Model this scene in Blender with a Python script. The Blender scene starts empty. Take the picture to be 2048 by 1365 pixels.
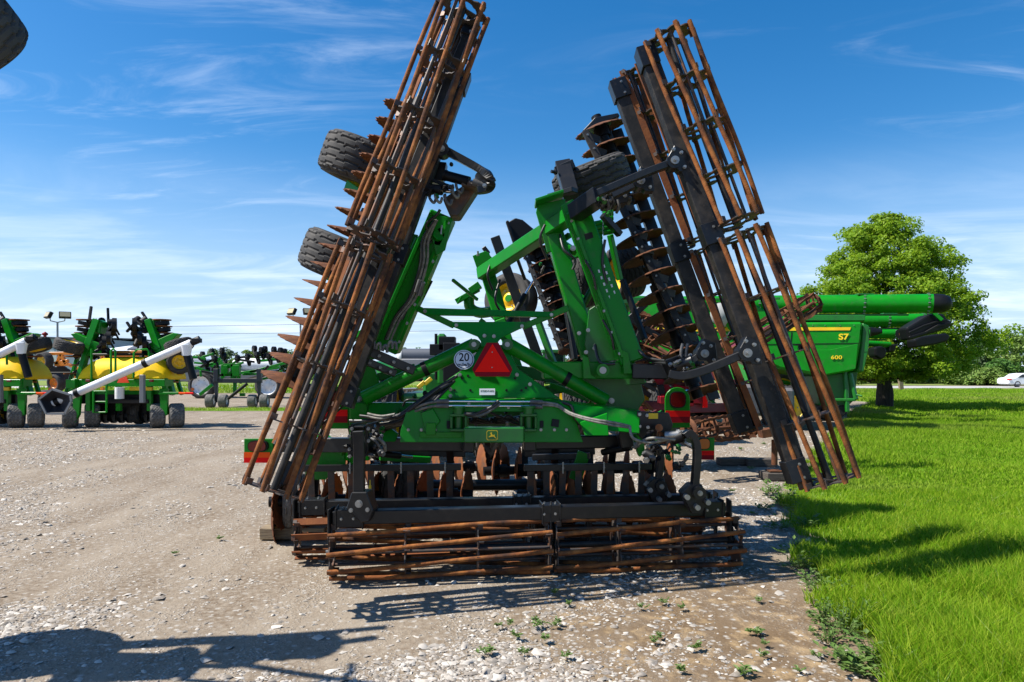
import bpy, math, random
import numpy as np
from mathutils import Vector as V, Matrix
random.seed(7); rng = np.random.default_rng(7)
SC = bpy.context.scene; COL = SC.collection
pi = math.pi
F = 1365.0; HZ = 745.0; CH = 1.6          # focal length and horizon in photo pixels, camera height
def P(px, py, Y): return V(((px-1024)/F*Y, Y, CH+(HZ-py)/F*Y))
def G(px, py):
    Y = CH*F/(py-HZ); return V(((px-1024)/F*Y, Y, 0))
def PL(pts, Y0, k=0.0, z0=1.6, yaw=0.07):
    out = []
    for px, py in pts:
        a = (px-1024)/F; b = (HZ-py)/F
        Y = (Y0+k*(CH-z0))/(1-yaw*a-k*b)
        out.append(V((a*Y, Y, CH+b*Y)))
    return out
# ------------------------------------------------------------------ mesh builder
def frame(d, up=(0,0,1)):
    d = V(d).normalized(); u = V(up)
    if abs(d.dot(u.normalized())) > .98: u = V((0,1,0)) if abs(d.y) < .9 else V((1,0,0))
    s = d.cross(u).normalized(); u = s.cross(d).normalized()
    return d, s, u
class MB:
    def __init__(s): s.v=[]; s.f=[]; s.m=[]; s.s=[]
    def add(s, vs, fs, mat=0, smooth=False):
        n = len(s.v); s.v += [tuple(p) for p in vs]
        for f in fs: s.f.append([n+i for i in f]); s.m.append(mat); s.s.append(smooth)
        return s
    def box(s, c, size, R=None, mat=0):
        x,y,z = [q/2 for q in size]; c = V(c)
        vs = [V((i*x,j*y,k*z)) for i in (-1,1) for j in (-1,1) for k in (-1,1)]
        if R is not None: vs = [R@v for v in vs]
        return s.add([c+v for v in vs], [(0,1,3,2),(4,6,7,5),(0,4,5,1),(2,3,7,6),(0,2,6,4),(1,5,7,3)], mat)
    def beam(s, a, b, w, h, up=(0,0,1), mat=0, w2=None, h2=None):
        a=V(a); b=V(b); d,sd,u = frame(b-a, up); w2 = w if w2 is None else w2; h2 = h if h2 is None else h2
        vs=[a+sd*i*w/2+u*j*h/2 for i,j in ((-1,-1),(1,-1),(1,1),(-1,1))]+[b+sd*i*w2/2+u*j*h2/2 for i,j in ((-1,-1),(1,-1),(1,1),(-1,1))]
        return s.add(vs, [(0,1,2,3),(7,6,5,4),(0,4,5,1),(1,5,6,2),(2,6,7,3),(3,7,4,0)], mat)
    def tube(s, a, b, r, r2=None, n=14, mat=0, cap=True, smooth=True):
        a=V(a); b=V(b); d,sd,u = frame(b-a); r2 = r if r2 is None else r2
        vs=[]
        for p,q in ((a,r),(b,r2)):
            for i in range(n):
                t=2*pi*i/n; vs.append(p+sd*math.cos(t)*q+u*math.sin(t)*q)
        s.add(vs, [(i,(i+1)%n,n+(i+1)%n,n+i) for i in range(n)], mat, smooth)
        if cap:
            s.add(vs[:n], [tuple(range(n))[::-1]], mat); s.add(vs[n:], [tuple(range(n))], mat)
        return s
    def path(s, pts, r, n=7, mat=0, spl=0):
        pts=[V(p) for p in pts]
        if spl: pts = spline(pts, spl)
        rings=[]; up=None
        for i,p in enumerate(pts):
            d=(pts[min(i+1,len(pts)-1)]-pts[max(i-1,0)])
            d,sd,u = frame(d, up if up is not None else (0,0,1)); up=u
            rr = r(i/(len(pts)-1)) if callable(r) else r
            rings.append([p+sd*math.cos(2*pi*j/n)*rr+u*math.sin(2*pi*j/n)*rr for j in range(n)])
        vs=[q for R in rings for q in R]; fs=[]
        for i in range(len(pts)-1):
            for j in range(n): fs.append((i*n+j,i*n+(j+1)%n,(i+1)*n+(j+1)%n,(i+1)*n+j))
        s.add(vs, fs, mat, True); s.add(rings[0],[tuple(range(n))[::-1]],mat); s.add(rings[-1],[tuple(range(n))],mat)
        return s
    def strip(s, pts, w, h, up=(0,0,1), mat=0, spl=0):
        # swept rectangle: w across, h along up
        pts=[V(p) for p in pts]
        if spl: pts = spline(pts, spl)
        vs=[]; fs=[]
        for i,p in enumerate(pts):
            d=(pts[min(i+1,len(pts)-1)]-pts[max(i-1,0)]); upv = up[i] if isinstance(up,list) else up
            d,sd,u = frame(d, upv)
            vs += [p+sd*a*w/2+u*b*h/2 for a,b in ((-1,-1),(1,-1),(1,1),(-1,1))]
        m=len(pts)
        for i in range(m-1):
            for j in range(4): fs.append((i*4+j,i*4+(j+1)%4,i*4+4+(j+1)%4,i*4+4+j))
        fs += [(3,2,1,0),(m*4-4,m*4-3,m*4-2,m*4-1)]
        return s.add(vs, fs, mat)
    def prism(s, pts, off, mat=0):
        pts=[V(p) for p in pts]; off=V(off); n=len(pts)
        vs=pts+[p+off for p in pts]
        fs=[tuple(range(n)), tuple(range(2*n-1,n-1,-1))]+[(i,n+i,n+(i+1)%n,(i+1)%n) for i in range(n)]
        # consistent outward normals
        nr=V((0,0,0))
        for i in range(n): nr += (pts[i]-pts[0]).cross(pts[(i+1)%n]-pts[0])
        if nr.dot(off) > 0: fs=[f[::-1] for f in fs]
        return s.add(vs, fs, mat)
    def lathe(s, o, ax, prof, n=24, mat=0, smooth=True, up=(0,0,1)):
        o=V(o); d,sd,u = frame(ax, up); vs=[]; fs=[]; m=len(prof)
        for i in range(n):
            t=2*pi*i/n; e=sd*math.cos(t)+u*math.sin(t)
            for r,h in prof: vs.append(o+e*r+d*h)
        for i in range(n):
            for j in range(m-1): fs.append((i*m+j, ((i+1)%n)*m+j, ((i+1)%n)*m+j+1, i*m+j+1))
        return s.add(vs, fs, mat, smooth)
    def bolt(s, c, ax, r=.018, h=.018, mat=0):
        c=V(c); d=V(ax).normalized(); r*=.62
        s.tube(c, c+d*h*.35, r*1.35, n=12, mat=mat); s.tube(c, c+d*h, r, n=6, mat=mat, smooth=False); return s
    def build(s, name, mats, parent=None, bevel=0, seg=1):
        if not isinstance(mats,(list,tuple)): mats=[mats]
        vs=np.array(s.v, dtype=float); org=(vs.min(0)+vs.max(0))/2
        if parent is None: org[2]=vs[:,2].min()
        me=bpy.data.meshes.new(name); me.from_pydata((vs-org).tolist(), [], s.f)
        for m in mats: me.materials.append(m)
        me.polygons.foreach_set('material_index', s.m); me.polygons.foreach_set('use_smooth', s.s); me.update()
        o=bpy.data.objects.new(name, me); COL.objects.link(o); w=V(org)
        WORLD[o.name]=w
        if parent is not None: o.parent=parent; o.location=w-WORLD[parent.name]
        else: o.location=w
        if bevel:
            b=o.modifiers.new('bevel','BEVEL'); b.width=bevel; b.segments=seg; b.limit_method='ANGLE'; b.angle_limit=math.radians(40)
        return o
WORLD={}
def spline(p, k):
    out=[]; n=len(p)
    for i in range(n-1):
        a,b,c,d = p[max(i-1,0)],p[i],p[i+1],p[min(i+2,n-1)]
        for j in range(k):
            t=j/k; out.append(.5*((2*b)+(c-a)*t+(2*a-5*b+4*c-d)*t*t+(3*b-a-3*c+d)*t**3))
    out.append(p[-1]); return out
def tag(o, label=None, cat=None, group=None, kind=None):
    if label: o['label']=label
    if cat: o['category']=cat
    if group: o['group']=group
    if kind: o['kind']=kind
    return o
def thing(name, loc, label, cat, group=None):
    o=bpy.data.objects.new(name,None); COL.objects.link(o); o.location=V(loc); o.empty_display_size=.3
    WORLD[o.name]=V(loc); return tag(o,label,cat,group)
def np_mesh(name, verts, faces_flat, nper, mats, smooth=False, loc=(0,0,0), parent=None, midx=None):
    me=bpy.data.meshes.new(name); nf=len(faces_flat)//nper
    me.vertices.add(len(verts)); me.vertices.foreach_set('co', np.asarray(verts,dtype=np.float32).ravel())
    me.loops.add(len(faces_flat)); me.loops.foreach_set('vertex_index', np.asarray(faces_flat,dtype=np.int32))
    me.polygons.add(nf); me.polygons.foreach_set('loop_start', np.arange(nf,dtype=np.int32)*nper)
    for m in (mats if isinstance(mats,(list,tuple)) else [mats]): me.materials.append(m)
    if smooth: me.polygons.foreach_set('use_smooth', np.ones(nf,dtype=bool))
    if midx is not None: me.polygons.foreach_set('material_index', np.asarray(midx,dtype=np.int32))
    me.update(calc_edges=True); me.validate()
    o=bpy.data.objects.new(name,me); COL.objects.link(o); o.location=loc
    if parent: o.parent=parent
    WORLD[o.name]=V(loc); return o
def copy_tree(o, parent=None):
    c=o.copy(); COL.objects.link(c)
    if parent is not None: c.parent=parent
    for ch in o.children: copy_tree(ch, c)
    return c
def text_mesh(body, size, c, right, up, name, mat, parent, thick=.002, bold=0.0, sx=1.0, flip=False):
    cu=bpy.data.curves.new('t','FONT'); cu.body=body; cu.size=size; cu.align_x='CENTER'; cu.align_y='CENTER'; cu.extrude=thick/2; cu.offset=bold
    ob=bpy.data.objects.new('t',cu); COL.objects.link(ob)
    bpy.context.view_layer.update()
    me=bpy.data.meshes.new_from_object(ob.evaluated_get(bpy.context.evaluated_depsgraph_get()))
    bpy.data.objects.remove(ob)
    r=V(right).normalized(); u=V(up).normalized(); nrm=r.cross(u); c=V(c)
    M=Matrix((r,u,nrm)).transposed()
    mb=MB(); mb.add([c+M@V((v.co.x*sx,v.co.y,v.co.z)) for v in me.vertices],[list(p.vertices) for p in me.polygons])
    return mb.build(name, mat, parent)
# ------------------------------------------------------------------ materials
def lin(c): return tuple((x/255/12.92 if x/255<=.04045 else ((x/255+.055)/1.055)**2.4) for x in c)
MATS={}
def mat(name, col, rough=.5, metal=0, col2=None, scale=8, col3=None, scale3=2.5, thr=(.45,.6), thr3=(.5,.65), bump=0, bscale=60, spec=.5, coat=0, stretch=(1,1,1), island=None, trans=0):
    if name in MATS: return MATS[name]
    m=bpy.data.materials.new(name); m.use_nodes=True; nt=m.node_tree; N=nt.nodes; L=nt.links
    b=N['Principled BSDF']; b.inputs['Roughness'].default_value=rough; b.inputs['Metallic'].default_value=metal
    b.inputs['Specular IOR Level'].default_value=spec; b.inputs['Coat Weight'].default_value=coat; b.inputs['Coat Roughness'].default_value=.12
    c4=lambda c:(c[0],c[1],c[2],1)
    b.inputs['Base Color'].default_value=c4(col)
    tc=N.new('ShaderNodeTexCoord'); mp=N.new('ShaderNodeMapping'); mp.inputs['Scale'].default_value=stretch; L.new(tc.outputs['Object'],mp.inputs['Vector'])
    cur=None
    def noise(sc,det=5,ro=.6):
        n=N.new('ShaderNodeTexNoise'); n.inputs['Scale'].default_value=sc; n.inputs['Detail'].default_value=det; n.inputs['Roughness'].default_value=ro; L.new(mp.outputs['Vector'],n.inputs['Vector']); return n
    def mixin(cur, c2, sc, th, base):
        n=noise(sc); r=N.new('ShaderNodeMapRange'); r.inputs['From Min'].default_value=th[0]; r.inputs['From Max'].default_value=th[1]; L.new(n.outputs['Fac'],r.inputs['Value'])
        mx=N.new('ShaderNodeMix'); mx.data_type='RGBA'; L.new(r.outputs['Result'],mx.inputs['Factor'])
        if cur is None: mx.inputs['A'].default_value=c4(base)
        else: L.new(cur,mx.inputs['A'])
        mx.inputs['B'].default_value=c4(c2); return mx.outputs['Result']
    if col2: cur=mixin(cur,col2,scale,thr,col)
    if col3: cur=mixin(cur,col3,scale3,thr3,col)
    if island:
        g=N.new('ShaderNodeNewGeometry'); mx=N.new('ShaderNodeMix'); mx.data_type='RGBA'
        r=N.new('ShaderNodeMapRange'); r.inputs['From Min'].default_value=.3; L.new(g.outputs['Random Per Island'],r.inputs['Value']); L.new(r.outputs['Result'],mx.inputs['Factor'])
        if cur is None: mx.inputs['A'].default_value=c4(col)
        else: L.new(cur,mx.inputs['A'])
        mx.inputs['B'].default_value=c4(island); cur=mx.outputs['Result']
    if cur is not None: L.new(cur,b.inputs['Base Color'])
    if bump:
        n=noise(bscale,4); bp=N.new('ShaderNodeBump'); bp.inputs['Strength'].default_value=bump; bp.inputs['Distance'].default_value=.01
        L.new(n.outputs['Fac'],bp.inputs['Height']); L.new(bp.outputs['Normal'],b.inputs['Normal'])
    if trans:
        t=N.new('ShaderNodeBsdfTranslucent'); ms=N.new('ShaderNodeMixShader'); ms.inputs['Fac'].default_value=trans
        if cur is not None: L.new(cur,t.inputs['Color'])
        else: t.inputs['Color'].default_value=c4(col)
        L.new(b.outputs['BSDF'],ms.inputs[1]); L.new(t.outputs['BSDF'],ms.inputs[2]); L.new(ms.outputs['Shader'],N['Material Output'].inputs['Surface'])
    MATS[name]=m; return m
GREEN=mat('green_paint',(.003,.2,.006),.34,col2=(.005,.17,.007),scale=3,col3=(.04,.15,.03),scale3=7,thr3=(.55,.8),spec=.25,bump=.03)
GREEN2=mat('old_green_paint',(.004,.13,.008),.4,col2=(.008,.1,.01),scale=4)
BLACK=mat('black_paint',(.006,.0065,.008),.36,spec=.4,col2=(.018,.016,.014),scale=14,thr=(.5,.75),col3=(.05,.035,.025),scale3=30,thr3=(.66,.8),bump=.05)
BLACKW=mat('worn_black_paint',(.014,.0135,.013),.5,spec=.3,col2=(.045,.038,.032),scale=10,thr=(.45,.75),col3=(.11,.075,.05),scale3=25,thr3=(.62,.8),bump=.1)
RUST=mat('rusty_steel',(.18,.06,.019),.9,col2=(.34,.13,.036),scale=11,thr=(.42,.64),col3=(.05,.026,.018),scale3=3.5,thr3=(.46,.62),bump=.35,bscale=90,spec=.2)
RUSTD=mat('dark_rusty_steel',(.095,.037,.018),.8,col2=(.17,.065,.025),scale=9,thr=(.42,.65),col3=(.04,.022,.016),scale3=5,thr3=(.5,.66),bump=.25,bscale=70,spec=.25)
RUSTF=mat('brown_rust_plate',(.17,.055,.02),.8,col2=(.24,.085,.025),scale=5,thr=(.45,.65),col3=(.07,.05,.04),scale3=3.5,thr3=(.56,.68),bump=.2,bscale=60,spec=.25)
STEEL=mat('dull_steel',(.12,.12,.12),.6,.2,col2=(.05,.04,.035),scale=12,thr=(.5,.7))
DSTEEL=mat('dark_plate_steel',(.06,.05,.045),.55,.3,col2=(.14,.06,.03),scale=9,thr=(.48,.64),col3=(.16,.15,.13),scale3=14,thr3=(.6,.75))
ZINC=mat('zinc_bolt',(.3,.3,.29),.38,.7)
CHROME=mat('chrome_rod',(.75,.75,.76),.12,1)
RUBBER=mat('tyre_rubber',(.038,.037,.036),.75,col2=(.075,.07,.064),scale=5,thr=(.4,.7),spec=.25)
RUBBERD=mat('dusty_tyre_rubber',(.10,.098,.092),.9,col2=(.19,.18,.165),scale=14,thr=(.4,.65),spec=.2)
HOSE=mat('hose_rubber',(.018,.018,.018),.4); HOSEG=mat('hose_sleeve',(.2,.19,.16),.55,col2=(.1,.1,.09),scale=30)
PLAST=mat('black_plastic',(.005,.005,.006),.5,spec=.25)
YEL=mat('yellow_paint',(.75,.5,.005),.4,col2=(.7,.42,.004),scale=2); YELT=mat('yellow_tank',(.85,.56,.003),.6,col2=(.78,.48,.004),scale=1.5,spec=.2)
RED=mat('red_reflector',(.85,.006,.006),.6,spec=.15); ORED=mat('orange_reflector',(.95,.1,.008),.6,spec=.15); DRED=mat('dark_red_reflector',(.25,.003,.01),.6,spec=.15)
LENS=mat('red_lens',(.12,.004,.004),.15); AMBER=mat('amber_lens',(.6,.12,.004),.15)
WHITE=mat('white_paint',(.78,.79,.8),.35,col2=(.68,.69,.69),scale=2); SIGNW=mat('sign_white',(.62,.66,.72),.4)
GREY=mat('grey_paint',(.16,.17,.18),.4); LGREY=mat('light_grey_wall',(.45,.48,.52),.7,col2=(.38,.41,.45),scale=.6); DGREY=mat('dark_grey_roof',(.07,.08,.1),.6)
ORANGE=mat('orange_paint',(.75,.22,.01),.4); IRED=mat('red_paint',(.24,.003,.008),.5,spec=.2,col2=(.15,.005,.01),scale=3); MAROON=mat('maroon_paint',(.14,.015,.025),.45,col2=(.1,.012,.02),scale=4)
CREAM=mat('cream_rim',(.6,.53,.33),.4); NAVY=mat('dark_blue_black_paint',(.012,.017,.028),.4); GLASS=mat('dark_glass',(.01,.014,.018),.05,spec=.8)
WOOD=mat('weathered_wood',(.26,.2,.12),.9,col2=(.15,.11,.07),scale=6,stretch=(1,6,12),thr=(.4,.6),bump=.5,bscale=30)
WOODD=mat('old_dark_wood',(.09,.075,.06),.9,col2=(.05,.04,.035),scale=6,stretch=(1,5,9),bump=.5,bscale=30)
BOLTM=ZINC
# ------------------------------------------------------------------ camera, light, sky
cam=bpy.data.cameras.new('camera'); co=bpy.data.objects.new('camera',cam); COL.objects.link(co); SC.camera=co
co.location=(0,0,CH); co.rotation_euler=(pi/2,0,0); cam.sensor_width=36; cam.lens=36*F/2048; cam.shift_y=(HZ-682.5)/2048
cam.clip_start=.05; cam.clip_end=5000
SUND=V((-.75,-.12,1)).normalized()
sun=bpy.data.lights.new('sun','SUN'); so=bpy.data.objects.new('sun',sun); COL.objects.link(so)
sun.energy=5.0; sun.angle=math.radians(.53); sun.color=(1,.95,.87); so.location=(0,0,30); so.rotation_euler=SUND.to_track_quat('Z','Y').to_euler()
w=bpy.data.worlds.new('World'); SC.world=w; w.use_nodes=True; nt=w.node_tree; N=nt.nodes; L=nt.links
bg=N['Background']; bg.inputs['Strength'].default_value=.094
sky=N.new('ShaderNodeTexSky'); sky.sky_type='NISHITA'; sky.sun_disc=False; sky.sun_elevation=math.asin(SUND.z); sky.sun_rotation=math.atan2(SUND.x,SUND.y)
sky.air_density=1.0; sky.dust_density=.6; sky.ozone_density=2.2; sky.altitude=200
hs=N.new('ShaderNodeHueSaturation'); hs.inputs['Saturation'].default_value=1.43; L.new(sky.outputs['Color'],hs.inputs['Color'])
tc=N.new('ShaderNodeTexCoord'); sp=N.new('ShaderNodeSeparateXYZ'); L.new(tc.outputs['Generated'],sp.inputs[0])
def M2(op,a,b=None,c=None):
    n=N.new('ShaderNodeMath'); n.operation=op
    for i,x in enumerate((a,b,c)):
        if x is None: continue
        if isinstance(x,(int,float)): n.inputs[i].default_value=x
        else: L.new(x,n.inputs[i])
    return n.outputs[0]
zz=M2('MAXIMUM',M2('ADD',sp.outputs['Z'],.09),.02)
cx=M2('DIVIDE',sp.outputs['X'],zz); cy=M2('DIVIDE',sp.outputs['Y'],zz)
cb=N.new('ShaderNodeCombineXYZ'); L.new(cx,cb.inputs[0]); L.new(cy,cb.inputs[1])
def cl(scale,rot,sc,lo,hi,det=7,dist=1.2,off=0):
    mp=N.new('ShaderNodeMapping'); mp.inputs['Scale'].default_value=scale; mp.inputs['Rotation'].default_value=(0,0,rot); mp.inputs['Location'].default_value=(off,off*.7,0); L.new(cb.outputs[0],mp.inputs[0])
    n=N.new('ShaderNodeTexNoise'); n.inputs['Scale'].default_value=sc; n.inputs['Detail'].default_value=det; n.inputs['Roughness'].default_value=.62; n.inputs['Distortion'].default_value=dist; L.new(mp.outputs[0],n.inputs['Vector'])
    r=N.new('ShaderNodeMapRange'); r.interpolation_type='SMOOTHSTEP'; r.inputs['From Min'].default_value=lo; r.inputs['From Max'].default_value=hi; L.new(n.outputs['Fac'],r.inputs['Value']); return r.outputs['Result']
wisp=cl((1.0,2.6,1),.5,1.1,.47,.8,8,1.4,3.1)
mask=cl((1,1,1),0,.55,.42,.66,2,0,11.1)
c1=M2('MULTIPLY',wisp,mask)
low=cl((.8,1.6,1),.15,.9,.4,.74,6,.8,1.7)
rl=N.new('ShaderNodeMapRange'); rl.interpolation_type='SMOOTHSTEP'; rl.inputs['From Min'].default_value=.3; rl.inputs['From Max'].default_value=.02; L.new(sp.outputs['Z'],rl.inputs['Value'])
c2=M2('MULTIPLY',low,rl.outputs['Result'])
fac=M2('MINIMUM',M2('ADD',M2('MULTIPLY',c1,.38),M2('MULTIPLY',c2,.8)),.9)
mx=N.new('ShaderNodeMix'); mx.data_type='RGBA'; L.new(fac,mx.inputs['Factor']); L.new(hs.outputs['Color'],mx.inputs['A']); mx.inputs['B'].default_value=(6.4,7.2,8.4,1)
hr=N.new('ShaderNodeMapRange'); hr.interpolation_type='SMOOTHSTEP'; hr.inputs['From Min'].default_value=.32; hr.inputs['From Max'].default_value=-.02; hr.inputs['To Max'].default_value=.92; L.new(sp.outputs['Z'],hr.inputs['Value'])
m2=N.new('ShaderNodeMix'); m2.data_type='RGBA'; L.new(hr.outputs['Result'],m2.inputs['Factor']); L.new(hs.outputs['Color'],m2.inputs['A']); m2.inputs['B'].default_value=(3.7,4.9,6.6,1); L.new(m2.outputs['Result'],mx.inputs['A'])
L.new(mx.outputs['Result'],bg.inputs['Color'])
SC.view_settings.view_transform='Standard'; SC.view_settings.look='None'; SC.view_settings.exposure=.82; SC.view_settings.gamma=1
# ------------------------------------------------------------------ ground
EY=[2.0,3.0,3.67,4.33,5,5.67,6.5,8.56,14,25.7,36,64]; EX=[1.4,1.72,1.9,1.95,2.1,2.28,2.6,3.3,6.2,12.7,19,19.5]
def edge(y): return np.interp(y,EY,EX)
def ground_mat():
    m=bpy.data.materials.new('gravel_dirt'); m.use_nodes=True; nt=m.node_tree; N=nt.nodes; L=nt.links; b=N['Principled BSDF']; b.inputs['Roughness'].default_value=.95; b.inputs['Specular IOR Level'].default_value=.1
    tc=N.new('ShaderNodeTexCoord')
    def nz(sc,det=6,scl=(1,1,1),ro=.6,rot=0):
        mp=N.new('ShaderNodeMapping'); mp.inputs['Scale'].default_value=scl; mp.inputs['Rotation'].default_value=(0,0,rot); L.new(tc.outputs['Object'],mp.inputs[0])
        n=N.new('ShaderNodeTexNoise'); n.inputs['Scale'].default_value=sc; n.inputs['Detail'].default_value=det; n.inputs['Roughness'].default_value=ro; L.new(mp.outputs[0],n.inputs['Vector']); return n.outputs['Fac']
    def rg(v,a,b_):
        r=N.new('ShaderNodeMapRange'); r.inputs['From Min'].default_value=a; r.inputs['From Max'].default_value=b_; L.new(v,r.inputs['Value']); return r.outputs['Result']
    def mix(f,a,b_):
        x=N.new('ShaderNodeMix'); x.data_type='RGBA'
        L.new(f,x.inputs['Factor'])
        for k,c in (('A',a),('B',b_)):
            if isinstance(c,tuple): x.inputs[k].default_value=(*c,1)
            else: L.new(c,x.inputs[k])
        return x.outputs['Result']
    base=mix(rg(nz(1.1,8,(1.6,.45,1),.65,.25),.38,.62),(.135,.097,.063),(.25,.205,.155))
    base=mix(rg(nz(22,6),.35,.7),base,(.27,.228,.178))
    sx=N.new('ShaderNodeSeparateXYZ'); L.new(tc.outputs['Object'],sx.inputs[0])
    def mth(op,a,b_):
        n=N.new('ShaderNodeMath'); n.operation=op
        for i,q in enumerate((a,b_)):
            if isinstance(q,(int,float)): n.inputs[i].default_value=q
            else: L.new(q,n.inputs[i])
        return n.outputs[0]
    ex=mth('POWER',mth('DIVIDE',mth('SUBTRACT',sx.outputs['X'],1.35),1.25),2); ey=mth('POWER',mth('DIVIDE',mth('SUBTRACT',sx.outputs['Y'],4.1),1.9),2)
    patch=rg(mth('ADD',mth('ADD',ex,ey),mth('MULTIPLY',nz(3.2,8,(1,1,1),.7),2.6)),2.9,1.1)
    base=mix(patch,base,mix(rg(nz(7,8),.5,.68),mix(nz(2.5,7),(.10,.066,.036),(.18,.125,.075)),(.34,.24,.13)))
    vo=N.new('ShaderNodeTexVoronoi'); vo.inputs['Scale'].default_value=42; L.new(tc.outputs['Object'],vo.inputs['Vector'])
    peb=rg(vo.outputs['Distance'],.42,.18)
    mp=N.new('ShaderNodeMath'); mp.operation='MULTIPLY'; L.new(mth('MULTIPLY',peb,mth('SUBTRACT',1.0,mth('MULTIPLY',patch,.8))),mp.inputs[0]); L.new(rg(nz(1.6,6,(1.5,.5,1),.7,.25),.46,.6),mp.inputs[1])
    vcol=mix(vo.outputs['Color'],(.22,.195,.165),(.50,.47,.42))
    base=mix(mp.outputs[0],base,vcol)
    far=N.new('ShaderNodeTexVoronoi'); far.inputs['Scale'].default_value=14; L.new(tc.outputs['Object'],far.inputs['Vector'])
    base=mix(rg(far.outputs['Distance'],.30,.08),base,(.36,.335,.3))
    L.new(base,b.inputs['Base Color'])
    bp=N.new('ShaderNodeBump'); bp.inputs['Strength'].default_value=.6; bp.inputs['Distance'].default_value=.02
    ad=N.new('ShaderNodeMath'); ad.operation='ADD'; L.new(nz(30,6),ad.inputs[0]); L.new(mp.outputs[0],ad.inputs[1]); L.new(ad.outputs[0],bp.inputs['Height']); L.new(bp.outputs['Normal'],b.inputs['Normal'])
    return m
def vnoise(x,y,seed=0):
    r=np.random.default_rng(seed); out=0; 
    for k in range(5):
        f=.5*1.9**k; a=r.uniform(0,2*pi,3)
        out=out+(np.sin(x*f*math.cos(a[0])+y*f*math.sin(a[0])+a[1]*7)+np.sin(x*f*math.cos(a[1]*3)*1.3+y*f*math.sin(a[1]*3)*1.3+a[2]*9))/1.6**k
    return out/4
def sheet(name, xs, ys, zf, m, kind='structure'):
    X,Y=np.meshgrid(xs,ys); Z=zf(X,Y); nx=len(xs); ny=len(ys)
    vs=np.stack([X,Y,Z],-1).reshape(-1,3); i=np.arange((ny-1)*(nx-1)); r=i//(nx-1); c=i%(nx-1); a=r*nx+c
    o=np_mesh(name,vs,np.stack([a,a+1,a+1+nx,a+nx],1).ravel(),4,m,True); return tag(o,kind=kind)
nearx=np.concatenate([[-900,-300,-120,-60,-30,-15],np.linspace(-8,8,129),[15,30,60,120,300,900]])
neary=np.concatenate([[-60,-20,-5,0,2],np.linspace(3,15,97),[18,24,32,48,80,160,400,1500]])
def gz(X,Y):
    k=np.clip((15-Y)/3,0,1)*np.clip((Y-2)/1,0,1)*np.clip((8-np.abs(X))/2,0,1)
    return k*(.012*vnoise(X*2.2,Y*1.2,3)+.006*vnoise(X*7,Y*6,5))-.006
sheet('ground',nearx,neary,gz,ground_mat())
GRASSG=mat('lawn_soil',(.10,.21,.014),.9,col2=(.15,.27,.025),scale=.7,col3=(.23,.27,.07),scale3=.12,thr3=(.52,.66),bump=.6,bscale=25,spec=.1)
FIELD=mat('rough_meadow',(.13,.2,.04),.95,col2=(.25,.25,.09),scale=.25,col3=(.08,.16,.02),scale3=.6,bump=.6,bscale=8,spec=.1)
# lawn follows the curved gravel edge
ys=np.concatenate([np.linspace(1.5,10,60),np.linspace(10.5,64,60)]); us=np.concatenate([np.linspace(0,3,25),[5,8,14,25,50,110]])
Yg,Ug=np.meshgrid(ys,us,indexing='ij'); Xg=edge(Yg)+Ug+.10*np.sin(Yg*5.1)+.05*np.sin(Yg*13)+.1
Zg=.03*np.clip(Ug/.4,0,1)-.02
n0,n1=Xg.shape; a=(np.arange(n0-1)[:,None]*n1+np.arange(n1-1)[None]).ravel()
tag(np_mesh('lawn',np.stack([Xg,Yg,Zg+.006],-1).reshape(-1,3),np.stack([a,a+1,a+1+n1,a+n1],1).ravel(),4,GRASSG,True),kind='structure')
sheet('field',np.linspace(-500,500,21),np.linspace(82,900,20),lambda X,Y:X*0+.02,FIELD)
sheet('verge',np.linspace(19.6,400,12),np.linspace(58,67,5),lambda X,Y:X*0+.03,FIELD)
sheet('far_meadow',np.linspace(-300,19.4,12),np.linspace(52,78,5),lambda X,Y:X*0+.012,FIELD)
sheet('grass_strip',np.linspace(-16,-5.5,24),np.array([28.2,28.8,29.8,30.3]),lambda X,Y:X*0+.008+.0*Y,GRASSG)
ROAD=mat('road_concrete',(.4,.39,.37),.9,col2=(.33,.32,.3),scale=1.2)
sheet('road',np.linspace(-400,400,12),np.linspace(67.1,76,4),lambda X,Y:X*0+.05,ROAD)
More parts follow.
